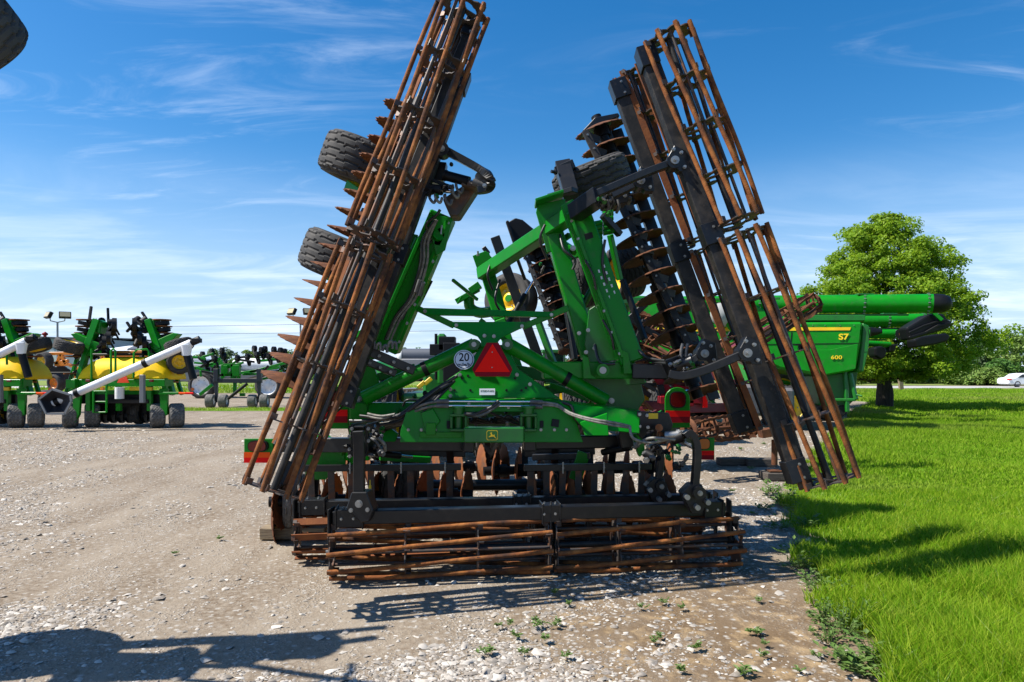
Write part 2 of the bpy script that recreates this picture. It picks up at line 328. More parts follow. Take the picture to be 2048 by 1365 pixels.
# ------------------------------------------------------------------ generic machine pieces
def tyre(name, c, ax, R, w, parent, rimmat, tread='zig', tmat=None, rimr=.56, hubmat=None, n=72):
    c=V(c); ax=V(ax).normalized(); d,sd,u=frame(ax)
    nw=22; prof=[]
    for j in range(nw+1):
        s=-1+2*j/nw; a=abs(s)
        prof.append((R*(1-.035*a**3) if a<.86 else R*(1-.035*.64-.09*((a-.86)/.14)**1.5), s*w/2))
    vs=[];fs=[];m=nw+1
    for i in range(n*2):
        t=pi*i/n; e=sd*math.cos(t)+u*math.sin(t)
        for j,(r,h) in enumerate(prof):
            s=h/w*2
            if tread=='zig' and abs(s)<.86:
                ph=(s*2.6+.32*abs(((t*11/pi)%2)-1))%1.0
                if ph<.24: r-=R*.034
            elif tread=='zig' and (i%6)<1: r-=R*.03
            elif tread=='diamond':
                if ((s*2.2+t*9)%1<.25) or ((s*2.2-t*9)%1<.25): r-=R*.03
            elif tread=='lug':
                if ((abs(s)*1.0+t*5.5+(0 if s>0 else .25))%.5)>.24: r-=R*.07
            vs.append(c+e*r+d*h)
    for i in range(n*2):
        for j in range(nw): fs.append((i*m+j,((i+1)%(2*n))*m+j,((i+1)%(2*n))*m+j+1,i*m+j+1))
    mb=MB(); mb.add(vs,fs,0,False)
    re=prof[-1][0]
    for sgn in (-1,1):
        pr=[(re,sgn*w/2),(R*.88,sgn*w*.53),(R*.78,sgn*w*.55),(R*.68,sgn*w*.54),(R*(rimr+.02),sgn*w*.48),(R*rimr,sgn*w*.42)]
        mb.lathe(c,ax,pr if sgn<0 else pr[::-1],48)
    o=mb.build('tyre',[tmat or RUBBER],parent)
    rb=MB()
    for sgn in (-1,1):
        rb.lathe(c,ax,[(R*(rimr+.015),sgn*w*.43),(R*rimr*.94,sgn*w*.4),(R*rimr*.9,sgn*w*.22),(R*rimr*.45,sgn*w*.2),(R*rimr*.4,sgn*w*.26),(R*.02,sgn*w*.27)],36)
        for k in range(6):
            t=2*pi*k/6; e=sd*math.cos(t)+u*math.sin(t); rb.bolt(c+e*R*rimr*.6+d*sgn*w*.205,d*sgn,.013*R/.4,.03*R/.4,1)
    rb.tube(c-d*w*.3,c+d*w*.3,R*.14,n=16,mat=2)
    rb.build('rim',[rimmat,ZINC,hubmat or rimmat],o)
    return o
def wheel(name,c,ax,R,w,parent,rimmat,**k): return tyre(name,c,ax,R,w,parent,rimmat,**k)
def cage(parent, A, B, r, nb, kind, phase, twist, nplate=5, m=None, br=.018, inner=3, up=(0,1,0), axm=None):
    A=V(A);B=V(B); d,e1,e2=frame(B-A,up)
    pb=MB(); pb.tube(A,B,.024,n=10)
    root=pb.build('roller_cage',[axm or BLACKW],parent)
    def pt(t,a,rr): return A+(B-A)*t+e1*math.cos(a)*rr+e2*math.sin(a)*rr
    for k in range(nb):
        a0=phase+2*pi*k/nb; mb=MB(); ts=[i/12 for i in range(13)]
        if kind=='round': mb.path([pt(t,a0+twist*(t-.5),r+.004*math.sin(t*9+k)) for t in ts],br,n=8)
        else:
            pts=[pt(t,a0+twist*(t-.5),r) for t in ts]
            ups=[(e1*math.cos(a0+twist*(t-.5))+e2*math.sin(a0+twist*(t-.5)))*.6+(e1*-math.sin(a0)+e2*math.cos(a0)) for t in ts]
            mb.strip(pts,.011,.055,ups)
        mb.build('roller_bar',[m or RUST],root)
    if inner:
        mb=MB()
        for k in range(inner):
            a0=phase+.4+2*pi*k/inner; mb.tube(pt(0,a0,r*.62),pt(1,a0,r*.62),.013,n=8)
        mb.build('inner_rod',[DSTEEL],root)
    for q in range(nplate):
        t=.008+q*(1-.016)/(nplate-1); mb=MB(); n=nb*4; tw=phase+twist*(t-.5); th=d*.009
        out=[];inn=[]
        for i in range(n):
            a=tw+2*pi*i/n; rr=r*(.96 if i%4==0 else (.88 if i%4 in (1,3) else .74)); out.append(pt(t,a,rr)); inn.append(pt(t,a,r*(.50 if i%4==0 else .54)))
        vs=[p-th/2 for p in out]+[p-th/2 for p in inn]+[p+th/2 for p in out]+[p+th/2 for p in inn]; fs=[]
        for i in range(n):
            j=(i+1)%n
            fs+=[(i,n+i,n+j,j),(2*n+i,2*n+j,3*n+j,3*n+i),(i,j,2*n+j,2*n+i),(n+i,3*n+i,3*n+j,n+j)]
        mb.add(vs,fs)
        for k in range(nb):   # hooked tabs that carry the bars
            a=tw+2*pi*k/nb; er=(e1*math.cos(a)+e2*math.sin(a)); et=(-e1*math.sin(a)+e2*math.cos(a)); c=pt(t,a,r*.93)
            s=1 if q<nplate-1 else -1
            mb.beam(c-et*.022+er*.004, c-et*.022+er*.004+d*s*.04, .007,.045, er); mb.beam(c-et*.02+er*.02,c+et*.016+er*.02,.03,.007,er)
        for k in range(3):    # spokes to the axle
            a=tw+2*pi*k/3; mb.beam(pt(t,a,.0),pt(t,a,r*.5),.008,.05,d.cross(pt(t,a,1)-A))
        mb.build('support_plate',[DSTEEL],root)
    return root
def disc(parent, c, ax, R, nt=20, m=None, dish=.16, notch=.07):
    c=V(c); d,sd,u=frame(ax); n=nt*4; mb=MB(); rings=[(.16,0),(.5,dish*.35),(.86,dish)]
    vs=[];fs=[]; ph=random.random()
    for rr,h in rings:
        for i in range(n):
            t=2*pi*i/n+ph; vs.append(c+(sd*math.cos(t)+u*math.sin(t))*R*rr+d*R*h)
    for i in range(n):
        t=2*pi*i/n+ph; q=1-notch*abs(math.sin(pi*i/4)); vs.append(c+(sd*math.cos(t)+u*math.sin(t))*R*q+d*R*dish*1.3)
    for k in range(3):
        for i in range(n): fs.append((k*n+i,k*n+(i+1)%n,(k+1)*n+(i+1)%n,(k+1)*n+i))
    fs.append(tuple(range(n))[::-1])
    mb.add(vs,fs,0,True)
    off=d*-.006; nv=len(vs); mb.add([p+off for p in vs],[f[::-1] for f in fs],0,True)
    mb.add([p for p in vs[3*n:]]+[p+off for p in vs[3*n:]],[(i,n+i,n+(i+1)%n,(i+1)%n) for i in range(n)],0)
    o=mb.build('disc_blade',[m or RUSTD],parent)
    return o
# ------------------------------------------------------------------ the folded disc machine
M=thing('disc_cultivator',(0,6.3,0),'huge green folding disc cultivator with rusty basket rollers, wings folded up, 20 mile/h sign','farm implement')
BV=.006
def part(name,mb,mats,bev=BV,parent=None): return mb.build(name,mats,parent or M,bev)
yv=V((.07,1,0)).normalized(); xv=V((1,.07,0)).normalized()
# --- centre rollers
def X(px,Y): return (px-1024)/F*Y
A1=V((X(661,5.25),5.25,.222)); B1=V((X(1470,5.62),5.62,.222))
cage(M,A1,A1.lerp(B1,.523),.205,9,'round',.25,.62,4)
cage(M,A1.lerp(B1,.534),B1,.205,9,'round',.05,.62,4)
A2=V((X(592,5.8),5.8,.205)); B2=V((X(1395,6.12),6.12,.205))
cage(M,A2,A2.lerp(B2,.56),.175,8,'flat',.3,.25,4,RUSTF)
cage(M,A2.lerp(B2,.575),B2,.175,8,'flat',.1,.25,4,RUSTF)
def rframe(A,B,z,ends,mid,ts=.105):
    up=V((0,0,z-A.z)); mb=MB(); a=A+up; b=B+up; d=(b-a).normalized()
    mb.beam(a+d*ends[0],b-d*ends[1],ts,ts); o=part('roller_frame_tube',mb,[BLACK])
    for t,wd in ((ends[0]+.13,.2),(mid,.14),((b-a).length-ends[1]-.11,.15)):
        c=a+d*t; mb=MB(); mb.beam(c-d*wd/2-yv*.002,c+d*wd/2-yv*.002,ts+.035,ts+.03)
        mb.beam(c-d*wd/2-d*.006,c-d*wd/2+d*.006,.17,ts+.06); mb.beam(c+d*wd/2-d*.006,c+d*wd/2+d*.006,.17,ts+.06)
        for q in (-.045,.045): mb.bolt(c+d*q-yv*(ts/2+.02),-yv,.013,.016,1); mb.bolt(c+d*q+V((0,0,ts/2+.016))-yv*.02,(0,0,1),.013,.016,1)
        part('roller_clamp',mb,[BLACK,ZINC],.004)
    for t in (ends[0]-.02,mid,(b-a).length-ends[1]+.04):   # hangers down to the axle
        c=a+d*t; mb=MB(); q=yv*.075
        mb.prism([c-q+V((0,0,ts/2+.02)),c+q+V((0,0,ts/2+.02)),c+q*1.0-V((0,0,.12)),c+q*.6-V((0,0,z-A.z+.06)),c-q*.6-V((0,0,z-A.z+.06)),c-q*1.0-V((0,0,.12))],d*.014)
        mb.bolt(c-up-d*.005,-d,.022,.03,1)
        part('roller_hanger',mb,[BLACKW,ZINC],.003)
rframe(A1,B1,.485,(.02,.1),1.71)
rframe(A2,B2,.46,(.02,-.12),1.93,.1)
# --- arms from frame to centre rollers
def clevis(c,ax,r=.05,name='arm_pivot'):
    mb=MB(); c=V(c); ax=V(ax).normalized(); mb.tube(c-ax*.0,c+ax*.035,r,n=18); mb.bolt(c+ax*.035,ax,.024,.03,1)
    part(name,mb,[BLACK,ZINC],.003)
c=P(718,1008,5.16)
mb=MB(); mb.strip([P(717,862,5.2),P(719,900,5.2),P(718,1000,5.2)],.085,.06,(0,1,0)); part('roller_arm',mb,[BLACK])
mb=MB(); mb.prism([P(703,985,5.14),P(733,985,5.14),P(746,1022,5.14),P(738,1044,5.14),P(722,1046,5.14),P(692,1018,5.14)],yv*.16); mb.bolt(P(718,1008,5.14),(0,-1,0),.035,.03,1)
for px,py in ((702,1021),(735,1020)): mb.bolt(P(px,py,5.14),(0,-1,0),.02,.02,1)
part('arm_bracket',mb,[BLACK,ZINC])
mb=MB()
for px in (703,733): mb.prism([P(px-2,848,5.3),P(px+3,848,5.3),P(px+3,905,5.3),P(px-2,905,5.3)],yv*.35)
mb.beam(P(703,853,5.4),P(733,853,5.4),.2,.02)
for px,py in ((699,873),(699,899),(704,858),(737,858),(725,888),(737,882),(700,913)): mb.bolt(P(px,py,5.28),(0,-1,0),.017,.025,1)
mb.beam(P(700,905,5.35),P(738,905,5.35),.15,.05); part('arm_clevis',mb,[BLACK,ZINC],.004)
for pts,Y in ((((1300,896),(1312,893),(1320,903),(1321,930),(1314,972)),5.95),(((1368,872),(1380,866),(1391,884),(1394,912),(1391,950),(1388,985)),5.38)):
    p=[P(a,b,Y) for a,b in pts]; mb=MB(); mb.strip(p,.05,.095,(0,1,0),spl=4); part('roller_arm',mb,[BLACK],.006)
    e=p[-1]; mb=MB(); d=V((1,.07,0))
    mb.prism([e+V((-.11,-.05,.0)),e+V((-.04,-.05,.07)),e+V((.05,-.05,.07)),e+V((.10,-.05,-.06)),e+V((.05,-.05,-.16)),e+V((-.03,-.05,-.16))],(0,.13,0))
    mb.tube(e+V((.02,-.055,.01)),e+V((.02,-.1,.01)),.05,n=18); mb.bolt(e+V((.02,-.1,.01)),(0,-1,0),.025,.03,1)
    for q in ((-.08,-.02),(.0,-.1),(.08,-.06)): mb.tube(e+V((q[0],-.12,q[1])),e+V((q[0],-.04,q[1])),.021,n=10,mat=1)
    part('arm_bracket',mb,[BLACK,ZINC],.004)
# --- wings: rollers
def wing_row(A,B,split,tubeA,tubeB,r,nb,kind,phase,twist,m,tw,inner=3,np_=5,axm=None):
    A=V(A);B=V(B); cage(M,A,A.lerp(B,split-.012),r,nb,kind,phase,twist,np_,m,inner=inner,axm=axm); cage(M,A.lerp(B,split+.012),B,r,nb,kind,phase+.2,twist,np_,m,inner=inner,axm=axm)
    a=V(tubeA);b=V(tubeB); mb=MB(); mb.beam(a,b,tw,tw*.9,(0,1,0)); part('wing_roller_tube',mb,[BLACKW])
    d=(b-a).normalized(); L=(b-a).length; s=frame(d,(0,1,0))[1]
    for t in (.08,split*L,L-.08):
        c=a+d*t; mb=MB(); mb.beam(c-d*.085,c+d*.085,tw+.03,tw+.02,(0,1,0))
        for q in (-.05,.05): mb.bolt(c+d*q-V((0,tw*.45+.012,0))-s*.02,(0,-1,0),.013,.016,1)
        part('roller_clamp',mb,[BLACK,ZINC],.004)
    for t,k in ((.012,0.0),(split*L,split),(L-.012,1.0)):
        c=a+d*t; ax=A.lerp(B,k if 0<k<1 else (.004 if k==0 else .996)); q=V((0,.05,0)); e=ax-c
        mb=MB(); mb.prism([c-q,c+q,ax+q*.8+e*.15,ax-q*.8+e*.15],d*.014); part('roller_hanger',mb,[BLACKW],.003)
# left wing
wing_row(P(545,985,4.5),P(928,16,5.2),.475,P(575,972,4.75),P(948,40,5.4),.2,8,'round',.25,.42,RUST,.075)
wing_row(P(590,900,5.3),P(922,60,5.8),.44,P(690,812,5.42),P(928,150,5.8),.175,6,'flat',.35,.12,RUSTF,.10,3)
# right wing
wing_row(P(1662,966,4.98),P(1335,76,5.4),.55,P(1598,962,5.0),P(1288,100,5.42),.205,9,'round',.0,.5,RUST,.118)
wing_row(P(1513,858,5.7),P(1262,150,5.95),.5,P(1487,862,5.6),P(1233,165,5.85),.165,8,'flat',.3,.3,RUSTF,.11,3)
# roller arms on the right wing
def arm(pts,Y,h=.055,w=.07,pivot=True,bz=0):
    p=[P(a,b,Y-.08*i/len(pts)) for i,(a,b) in enumerate(pts)]; mb=MB(); mb.strip(p,w,h,(0,0,1),spl=5); part('roller_arm',mb,[BLACK],.005)
    if pivot:
        e=p[-1]; mb=MB(); mb.tube(e+V((0,-.06,0)),e+V((0,.08,0)),.058,n=20); mb.tube(e+V((0,-.075,0)),e+V((0,-.06,0)),.032,n=18,mat=1); mb.bolt(e+V((0,-.075,0)),(0,-1,0),.022,.03,1)
        for q in ((-.01,.085),(.075,-.05),(.05,.06)): mb.bolt(e+V((q[0],-.05,q[1])),(0,-1,0),.017,.03,1)
        mb.prism([e+V((-.05,-.045,.03)),e+V((0,-.045,.12)),e+V((.09,-.045,.08)),e+V((.11,-.045,-.08)),e+V((.04,-.045,-.08))],(0,.1,0)); part('arm_pivot',mb,[BLACK,ZINC],.003)
arm(((1195,388),(1225,375),(1290,347),(1346,326)),5.35)
arm(((1225,392),(1250,380),(1279,366)),5.6,pivot=True)
arm(((1338,748),(1365,752),(1405,742),(1450,724),(1489,707)),5.0,.06,.08)
arm(((1362,738),(1385,722),(1405,708)),5.5)
# left wing arms
mb=MB(); mb.strip([P(884,298,5.55),P(905,309,5.55),P(958,338,5.5),P(976,351,5.45),P(982,366,5.45),P(974,378,5.5),P(955,381,5.5)],.07,.06,(0,0,1),spl=5); part('roller_arm',mb,[BLACK],.005)
mb=MB(); e=P(884,298,5.48); mb.tube(e,e+V((0,.12,0)),.055,n=18); mb.bolt(e,(0,-1,0),.03,.03,1); e=P(969,372,5.4); mb.bolt(e,(0,-1,0),.02,.03,1); part('arm_pivot',mb,[BLACK,ZINC],.003)
for a,b,wd in (((712,692),(828,742),.075),((706,712),(790,748),.06)):
    mb=MB(); mb.beam(P(*a,5.6),P(*b,5.75),.08,wd)
    for q in (.15,.4,.65,.9): mb.bolt(P(*a,5.52).lerp(P(*b,5.67),q),(0,-1,0),.016,.03,1)
    part('roller_arm',mb,[BLACK,ZINC])
mb=MB(); e=P(717,699,5.5); mb.tube(e,e+V((0,.1,0)),.052,n=18); mb.bolt(e,(0,-1,0),.028,.03,1); part('arm_pivot',mb,[BLACK,ZINC],.003)
for q0,q1,r in (((893,352),(938,364),.042),((848,377),(884,381),.042)):
    mb=MB(); a=P(*q0,5.65); b=P(*q1,5.6); mb.tube(a,b,r,n=20); mb.tube(b,b+(b-a)*.5,r*.45,n=14,mat=1); mb.tube(a-(b-a)*.08,a,r*1.1,n=18); part('hydraulic_cylinder',mb,[PLAST,CHROME],.003)
mb=MB(); mb.tube(P(962,355,5.5),P(962,355,5.5)+V((0,.06,0)),.05,n=20); mb.tube(P(946,364,5.52),P(970,372,5.52),.03,n=12); part('cylinder_eye',mb,[STEEL],.003)
mb=MB(); mb.prism([P(868,322,5.75),P(893,325,5.75),P(886,362,5.75),P(862,358,5.75)],(0,.12,0)); mb.beam(P(856,360,5.7),P(905,378,5.7),.1,.03); mb.bolt(P(903,330,5.7),(0,-1,0),.02,.04); mb.bolt(P(856,388,5.65),(0,-1,0),.025,.04); part('wing_end_bracket',mb,[BLACK],.004)
mb=MB(); mb.prism([P(885,398,5.72),P(925,372,5.72),P(955,374,5.72),P(917,432,5.72),P(900,432,5.72)],(0,.22,0)); mb.beam(P(925,372,5.7),P(955,376,5.7),.24,.06); part('wing_end_shield',mb,[DSTEEL],.01)
# --- gangs on the wings
def gang(c0,c1,n,R,tilt,shaft=.05,m=None,tilt1=None,scr=None,scrw=.06,two=False):
    c0=V(c0);c1=V(c1); d=(c1-c0).normalized(); mb=MB(); mb.tube(c0-d*.1,c1+d*.1,shaft,n=14)
    for i in range(n):
        c=c0.lerp(c1,(i+.5)/n); mb.tube(c-d*.05,c+d*.05,shaft*1.45,n=16)
    part('gang_shaft',mb,[PLAST],0)
    for i in range(n): disc(M,c0.lerp(c1,i/(n-1)),(d+V(tilt).lerp(V(tilt1 or tilt),i/(n-1))).normalized(),R,m=m)
ga=gang(P(830,220,6.15),P(590,755,6.0),16,.285,(0,.08,0),.05)
gang(P(1198,250,7.3),P(1390,778,6.9),15,.285,(0,.22,0),.055,RUSTD,(0,-.16,0))
gang(P(1076,500,8.7),P(1168,745,8.3),10,.22,(0,.05,0),.07,RUSTD,(0,-.12,0))
for q0,q1,n,side,Y0,Y1,wd in (((1170,262),(1378,690),15,26,7.1,6.75,.07),((1052,508),(1122,700),10,24,8.6,8.2,.06)):
    a=P(*q0,Y0); b=P(*q1,Y1); mb=MB(); mb.beam(a,b,wd,.04,(0,1,0))
    for i in range(n):
        c=a.lerp(b,(i+.35)/n); mb.beam(c,c+V((side/F*Y0,.06,-.03)),.02,.08,(0,0,1)); mb.bolt(c+V((0,-.02,0)),(0,-1,0),.014,.02,1)
    part('scraper_bar',mb,[BLACKW,ZINC],.004)
mb=MB(); mb.beam(P(1232,262,7.5),P(1428,800,7.1),.12,.08,(0,1,0)); part('gang_beam',mb,[BLACK])
mb=MB(); mb.beam(P(1098,500,8.9),P(1190,750,8.5),.16,.08,(0,1,0)); part('gang_beam',mb,[BLACK])
mb=MB(); mb.prism([P(1165,262,7.2),P(1240,232,7.2),P(1236,226,7.2),P(1190,235,7.2)],(0,.25,0)); mb.beam(P(1200,250,7.4),P(1225,320,7.4),.16,.1,(0,1,0)); part('gang_end_plate',mb,[BLACK])
mb=MB(); mb.prism([P(1015,445,8.6),P(1030,436,8.6),P(1045,440,8.6),P(1078,468,8.6),P(1066,490,8.6),P(1032,488,8.6)],(.1,.35,0)); mb.beam(P(1014,443,8.55),P(1030,490,8.55),.04,.1,(0,1,0)); part('deflector_shield',mb,[PLAST],.012)
# --- wing gauge wheels
lw=V((.37,.0,.93)); rw=V((-.36,.12,.93))
for px,py,Y,R in ((728,330,6.7,.42),(688,520,6.75,.42)): wheel('w',P(px,py,Y),lw+V((0,-.10,0)),R,.37,M,YEL,hubmat=GREEN)
wheel('w',P(1184,362,7.2),(-.36,-.22,.93),.41,.34,M,YEL,hubmat=GREEN)
for px,py,Y in ((1166,562,7.6),(1250,545,7.7)): wheel('w',P(px,py,Y),(.9,.15,.25),.30,.27,M,YEL,hubmat=GREEN)
wheel('w',P(1022,600,8.6),(-.5,-1,.2),.33,.26,M,YEL,hubmat=GREEN,tread='rib')
mb=MB(); mb.beam(P(1125,330,6.9),P(1142,392,6.7),.15,.15,(0,1,0)); mb.prism([P(1108,334,6.8),P(1145,318,6.8),P(1152,335,6.8),P(1118,352,6.8)],(0,.2,0)); mb.bolt(P(1113,345,6.75),(-1,-.5,0),.03,.06); mb.beam(P(1100,395,6.8),P(1150,380,6.6),.1,.05); part('wheel_strut',mb,[BLACK])
for a,b in (((700,372),(742,400)),((655,548),(720,575))):
    mb=MB(); mb.beam(P(*a,6.7),P(*b,6.5),.12,.1); part('wheel_strut',mb,[GREEN])
# --- wing booms
def boom(a,b,wd,dp,tap=1.0,mt=GREEN,up=(0,1,0),name='wing_boom'):
    mb=MB(); mb.beam(a,b,wd,dp,up,w2=wd*tap); return part(name,mb,[mt],.012)
boom(P(774,700,6.05),P(887,431,5.95),.215,.2)
boom(P(738,715,6.35),P(846,480,6.25),.12,.15)
mb=MB(); mb.beam(P(752,690,6.0),P(866,430,5.9),.03,.24,(0,1,0)); part('boom_rail',mb,[GREEN],.004)
mb=MB(); mb.tube(P(878,470,5.82),P(868,486,5.95),.05,n=18); mb.tube(P(884,452,5.85),P(882,470,5.85),.022,n=12,mat=1); part('boom_pin',mb,[GREEN,ZINC],.004)
mb=MB(); mb.prism([P(866,430,5.83),P(905,436,5.83),P(890,500,5.83),P(872,512,5.83),P(862,470,5.83)],(0,.03,0)); part('boom_gusset',mb,[GREEN],.004)
boom(P(1262,726,6.05),P(1153,425,6.15),.215,.2)
boom(P(1180,715,6.5),P(1097,430,6.55),.165,.2)
boom(P(963,549,7.5),P(1158,420,6.15),.135,.135,up=(0,0,1),name='cross_tube')
mb=MB(); mb.beam(P(1148,427,6.0),P(1200,392,5.75),.14,.14,(0,0,1)); part('cross_tube_end',mb,[BLACK])
mb=MB(); mb.prism([P(1122,412,6.1),P(1145,398,6.1),P(1152,405,6.1),P(1160,440,6.1),P(1182,450,6.1),P(1180,490,6.1),P(1150,470,6.1),P(1135,455,6.1)],(0,.03,0)); mb.bolt(P(1146,497,6.05),(0,-1,0),.03,.03,1); part('boom_gusset',mb,[GREEN,ZINC],.004)
mb=MB(); mb.prism([P(1075,410,6.45),P(1130,398,6.45),P(1132,412,6.45),P(1118,440,6.45),P(1124,500,6.45),P(1095,505,6.45),P(1085,470,6.45),P(1072,425,6.45)],(0,.035,0)); mb.beam(P(1070,408,6.4),P(1125,390,6.4),.3,.025); part('boom_gusset',mb,[GREEN],.004)
boom(P(1003,640,7.5),P(965,512,7.6),.16,.15)
boom(P(1036,742,7.4),P(1000,640,7.45),.12,.15)
mb=MB(); mb.prism([P(945,512,7.45),P(955,508,7.45),P(972,502,7.45),P(988,520,7.45),P(980,556,7.45),P(960,556,7.45)],(0,.2,0)); mb.bolt(P(956,512,7.4),(0,-.3,1),.02,.05,1); part('boom_gusset',mb,[GREEN,ZINC],.004)
mb=MB(); mb.beam(P(990,475,7.9),P(1078,720,7.9),.11,.1,(0,1,0)); mb.beam(P(967,495,7.6),P(977,508,7.6),.05,.05); part('boom_strut',mb,[BLACK])
mb=MB(); mb.beam(P(912,604,7.6),P(958,578,7.6),.06,.06); mb.beam(P(940,584,7.6),P(960,570,7.6),.1,.08); mb.path([P(938,592,7.65),P(940,615,7.65),P(960,626,7.65),P(990,622,7.65)],.06,n=10,spl=5); mb.beam(P(915,608,7.55),P(924,592,7.55),.02,.02); part('hitch_link',mb,[GREEN],.004)
for k,(px,py) in enumerate(((1190,470),(1194,520),(1212,450))):
    mb=MB(); 
    for i in range(5): mb.tube(P(px-6,py+i*9-20,6.7),P(px+14,py+i*9-24,6.7),.03,n=10)
    part('spring_stack',mb,[GREEN],0)
# base of right wing
mb=MB(); mb.beam(P(1085,741,6.05),P(1266,741,6.1),.2,.15); part('hinge_beam',mb,[GREEN],.01)
mb=MB(); mb.beam(P(1264,743,6.0),P(1334,744,5.95),.22,.13); part('hinge_beam_end',mb,[BLACK],.01)
mb=MB(); mb.prism([P(1178,620,6.2),P(1190,612,6.2),P(1225,660,6.2),P(1245,720,6.2),P(1180,726,6.2),P(1170,690,6.2)],(0,.03,0))
for px,py in ((1176,661),(1158,667),(1172,705),(1189,697)): mb.bolt(P(px,py,6.12),(0,-1,0),.022,.03,1)
part('boom_gusset',mb,[GREEN2,ZINC],.004)
for a in ((1165,710),(1245,700)):
    mb=MB(); mb.prism([P(a[0],a[1],5.92),P(a[0]+12,a[1]+6,5.92),P(a[0]+18,a[1]+40,5.92),P(a[0]+30,a[1]+48,5.92),P(a[0]+2,a[1]+48,5.92)],(0,.03,0))
    part('hinge_lug',mb,[GREEN],.004)
mb=MB(); mb.tube(P(1206,741,5.95),P(1206,741,5.8),.055,n=20); mb.tube(P(1206,741,5.8),P(1206,741,5.78),.03,n=18,mat=1); part('hinge_pin',mb,[GREEN,ZINC],.004)
mb=MB(); mb.prism([P(1100,757,6.3),P(1280,757,6.3),P(1290,800,6.3),P(1270,830,6.3),P(1215,828,6.3),P(1195,800,6.3),P(1175,770,6.3)],(0,.06,0)); mb.bolt(P(1223,802,6.2),(0,-1,0),.032,.03,1); part('hinge_plate',mb,[GREEN2,ZINC],.006)
# --- rear frame
LEAN=.24
mb=MB(); mb.prism(PL([(962,690),(1012,690),(1036,738),(1120,797),(840,797),(936,732)],5.95,LEAN),yv*.03)
for px,py in ((920,750),(892,769),(1034,750),(1060,769),(901,779),(901,792)):
    q=PL([(px,py)],5.95,LEAN)[0]; mb.bolt(q,-yv,.02,.022,1)
for px,py in ((924,757),(936,752),(909,781),(941,781),(1013,781),(1043,781),(1030,757),(1052,776)):
    q=PL([(px,py)],5.948,LEAN)[0]; mb.tube(q,q-yv*.004,.011,n=10,mat=2)
part('rear_plate',mb,[GREEN,ZINC,PLAST],.005)
t=PL([(840,797),(1120,797)],5.95,LEAN); b=PL([(833,806),(1130,806)],5.75,0)
mb=MB(); mb.prism([t[0],t[1],b[1],b[0]],(0,.03,-.03)); part('bent_flange',mb,[GREEN],.004)
for pts in ([(833,806),(928,806),(928,885),(800,885),(801,862),(812,825)],[(1048,806),(1130,806),(1150,835),(1166,885),(1048,885)],[(928,806),(1048,806),(1048,824),(928,824)]):
    mb=MB(); mb.prism(PL(pts,5.76,.1),yv*.025); part('lower_plate',mb,[GREEN],.004)
mb=MB()
for px,py in ((817,860),(843,860),(871,860),(1082,860),(1109,860),(1133,860),(938,808),(1017,815)): mb.bolt(PL([(px,py)],5.755,.1)[0],-yv,.016,.02)
part('plate_bolt',mb,[ZINC],0)
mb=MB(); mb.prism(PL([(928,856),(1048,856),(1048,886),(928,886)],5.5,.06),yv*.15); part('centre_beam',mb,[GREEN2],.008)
for cx in (917,1057):
    mb=MB()
    for pts in ([(cx-17,828),(cx+17,828),(cx+17,834),(cx-17,834)],[(cx-17,858),(cx+17,858),(cx+17,864),(cx-17,864)],[(cx-17,834),(cx-12,834),(cx-12,858),(cx-17,858)],[(cx+12,834),(cx+17,834),(cx+17,858),(cx+12,858)]): mb.prism(PL(pts,5.62,0),yv*.12)
    q=PL([(cx,828)],5.66)[0]; mb.tube(q,q+V((0,0,.05)),.045,n=16); mb.tube(q+V((0,0,.05)),q+V((0,0,.065)),.06,n=16); mb.tube(PL([(cx,858)],5.69)[0],PL([(cx,834)],5.69)[0],.04,n=14)
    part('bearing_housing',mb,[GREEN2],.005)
mb=MB(); mb.prism(PL([(842,826),(866,818),(880,842),(866,862),(850,862)],5.73,.1),yv*.02); part('lower_plate_rib',mb,[GREEN],.004)
mb=MB(); mb.beam(*PL([(840,870),(924,870)],5.72),.05,.05); mb.beam(*PL([(852,858),(872,858)],5.70),.05,.1); part('step_bracket',mb,[GREEN],.004)
mb=MB()
for i in range(6): 
    q=PL([(970+i*10,845+3*(i%2))],6.1)[0]; mb.path([q+V((-.3,0,.05)),q+V((-.1,.1,.0)),q+V((.15,.05,.05))],.014,spl=4)
part('hose',mb,[HOSE],0)
mb=MB(); mb.prism(PL([(925,823),(1052,823),(1052,857),(925,857)],6.5),yv*.05); part('inner_plate',mb,[GREEN2],.004)
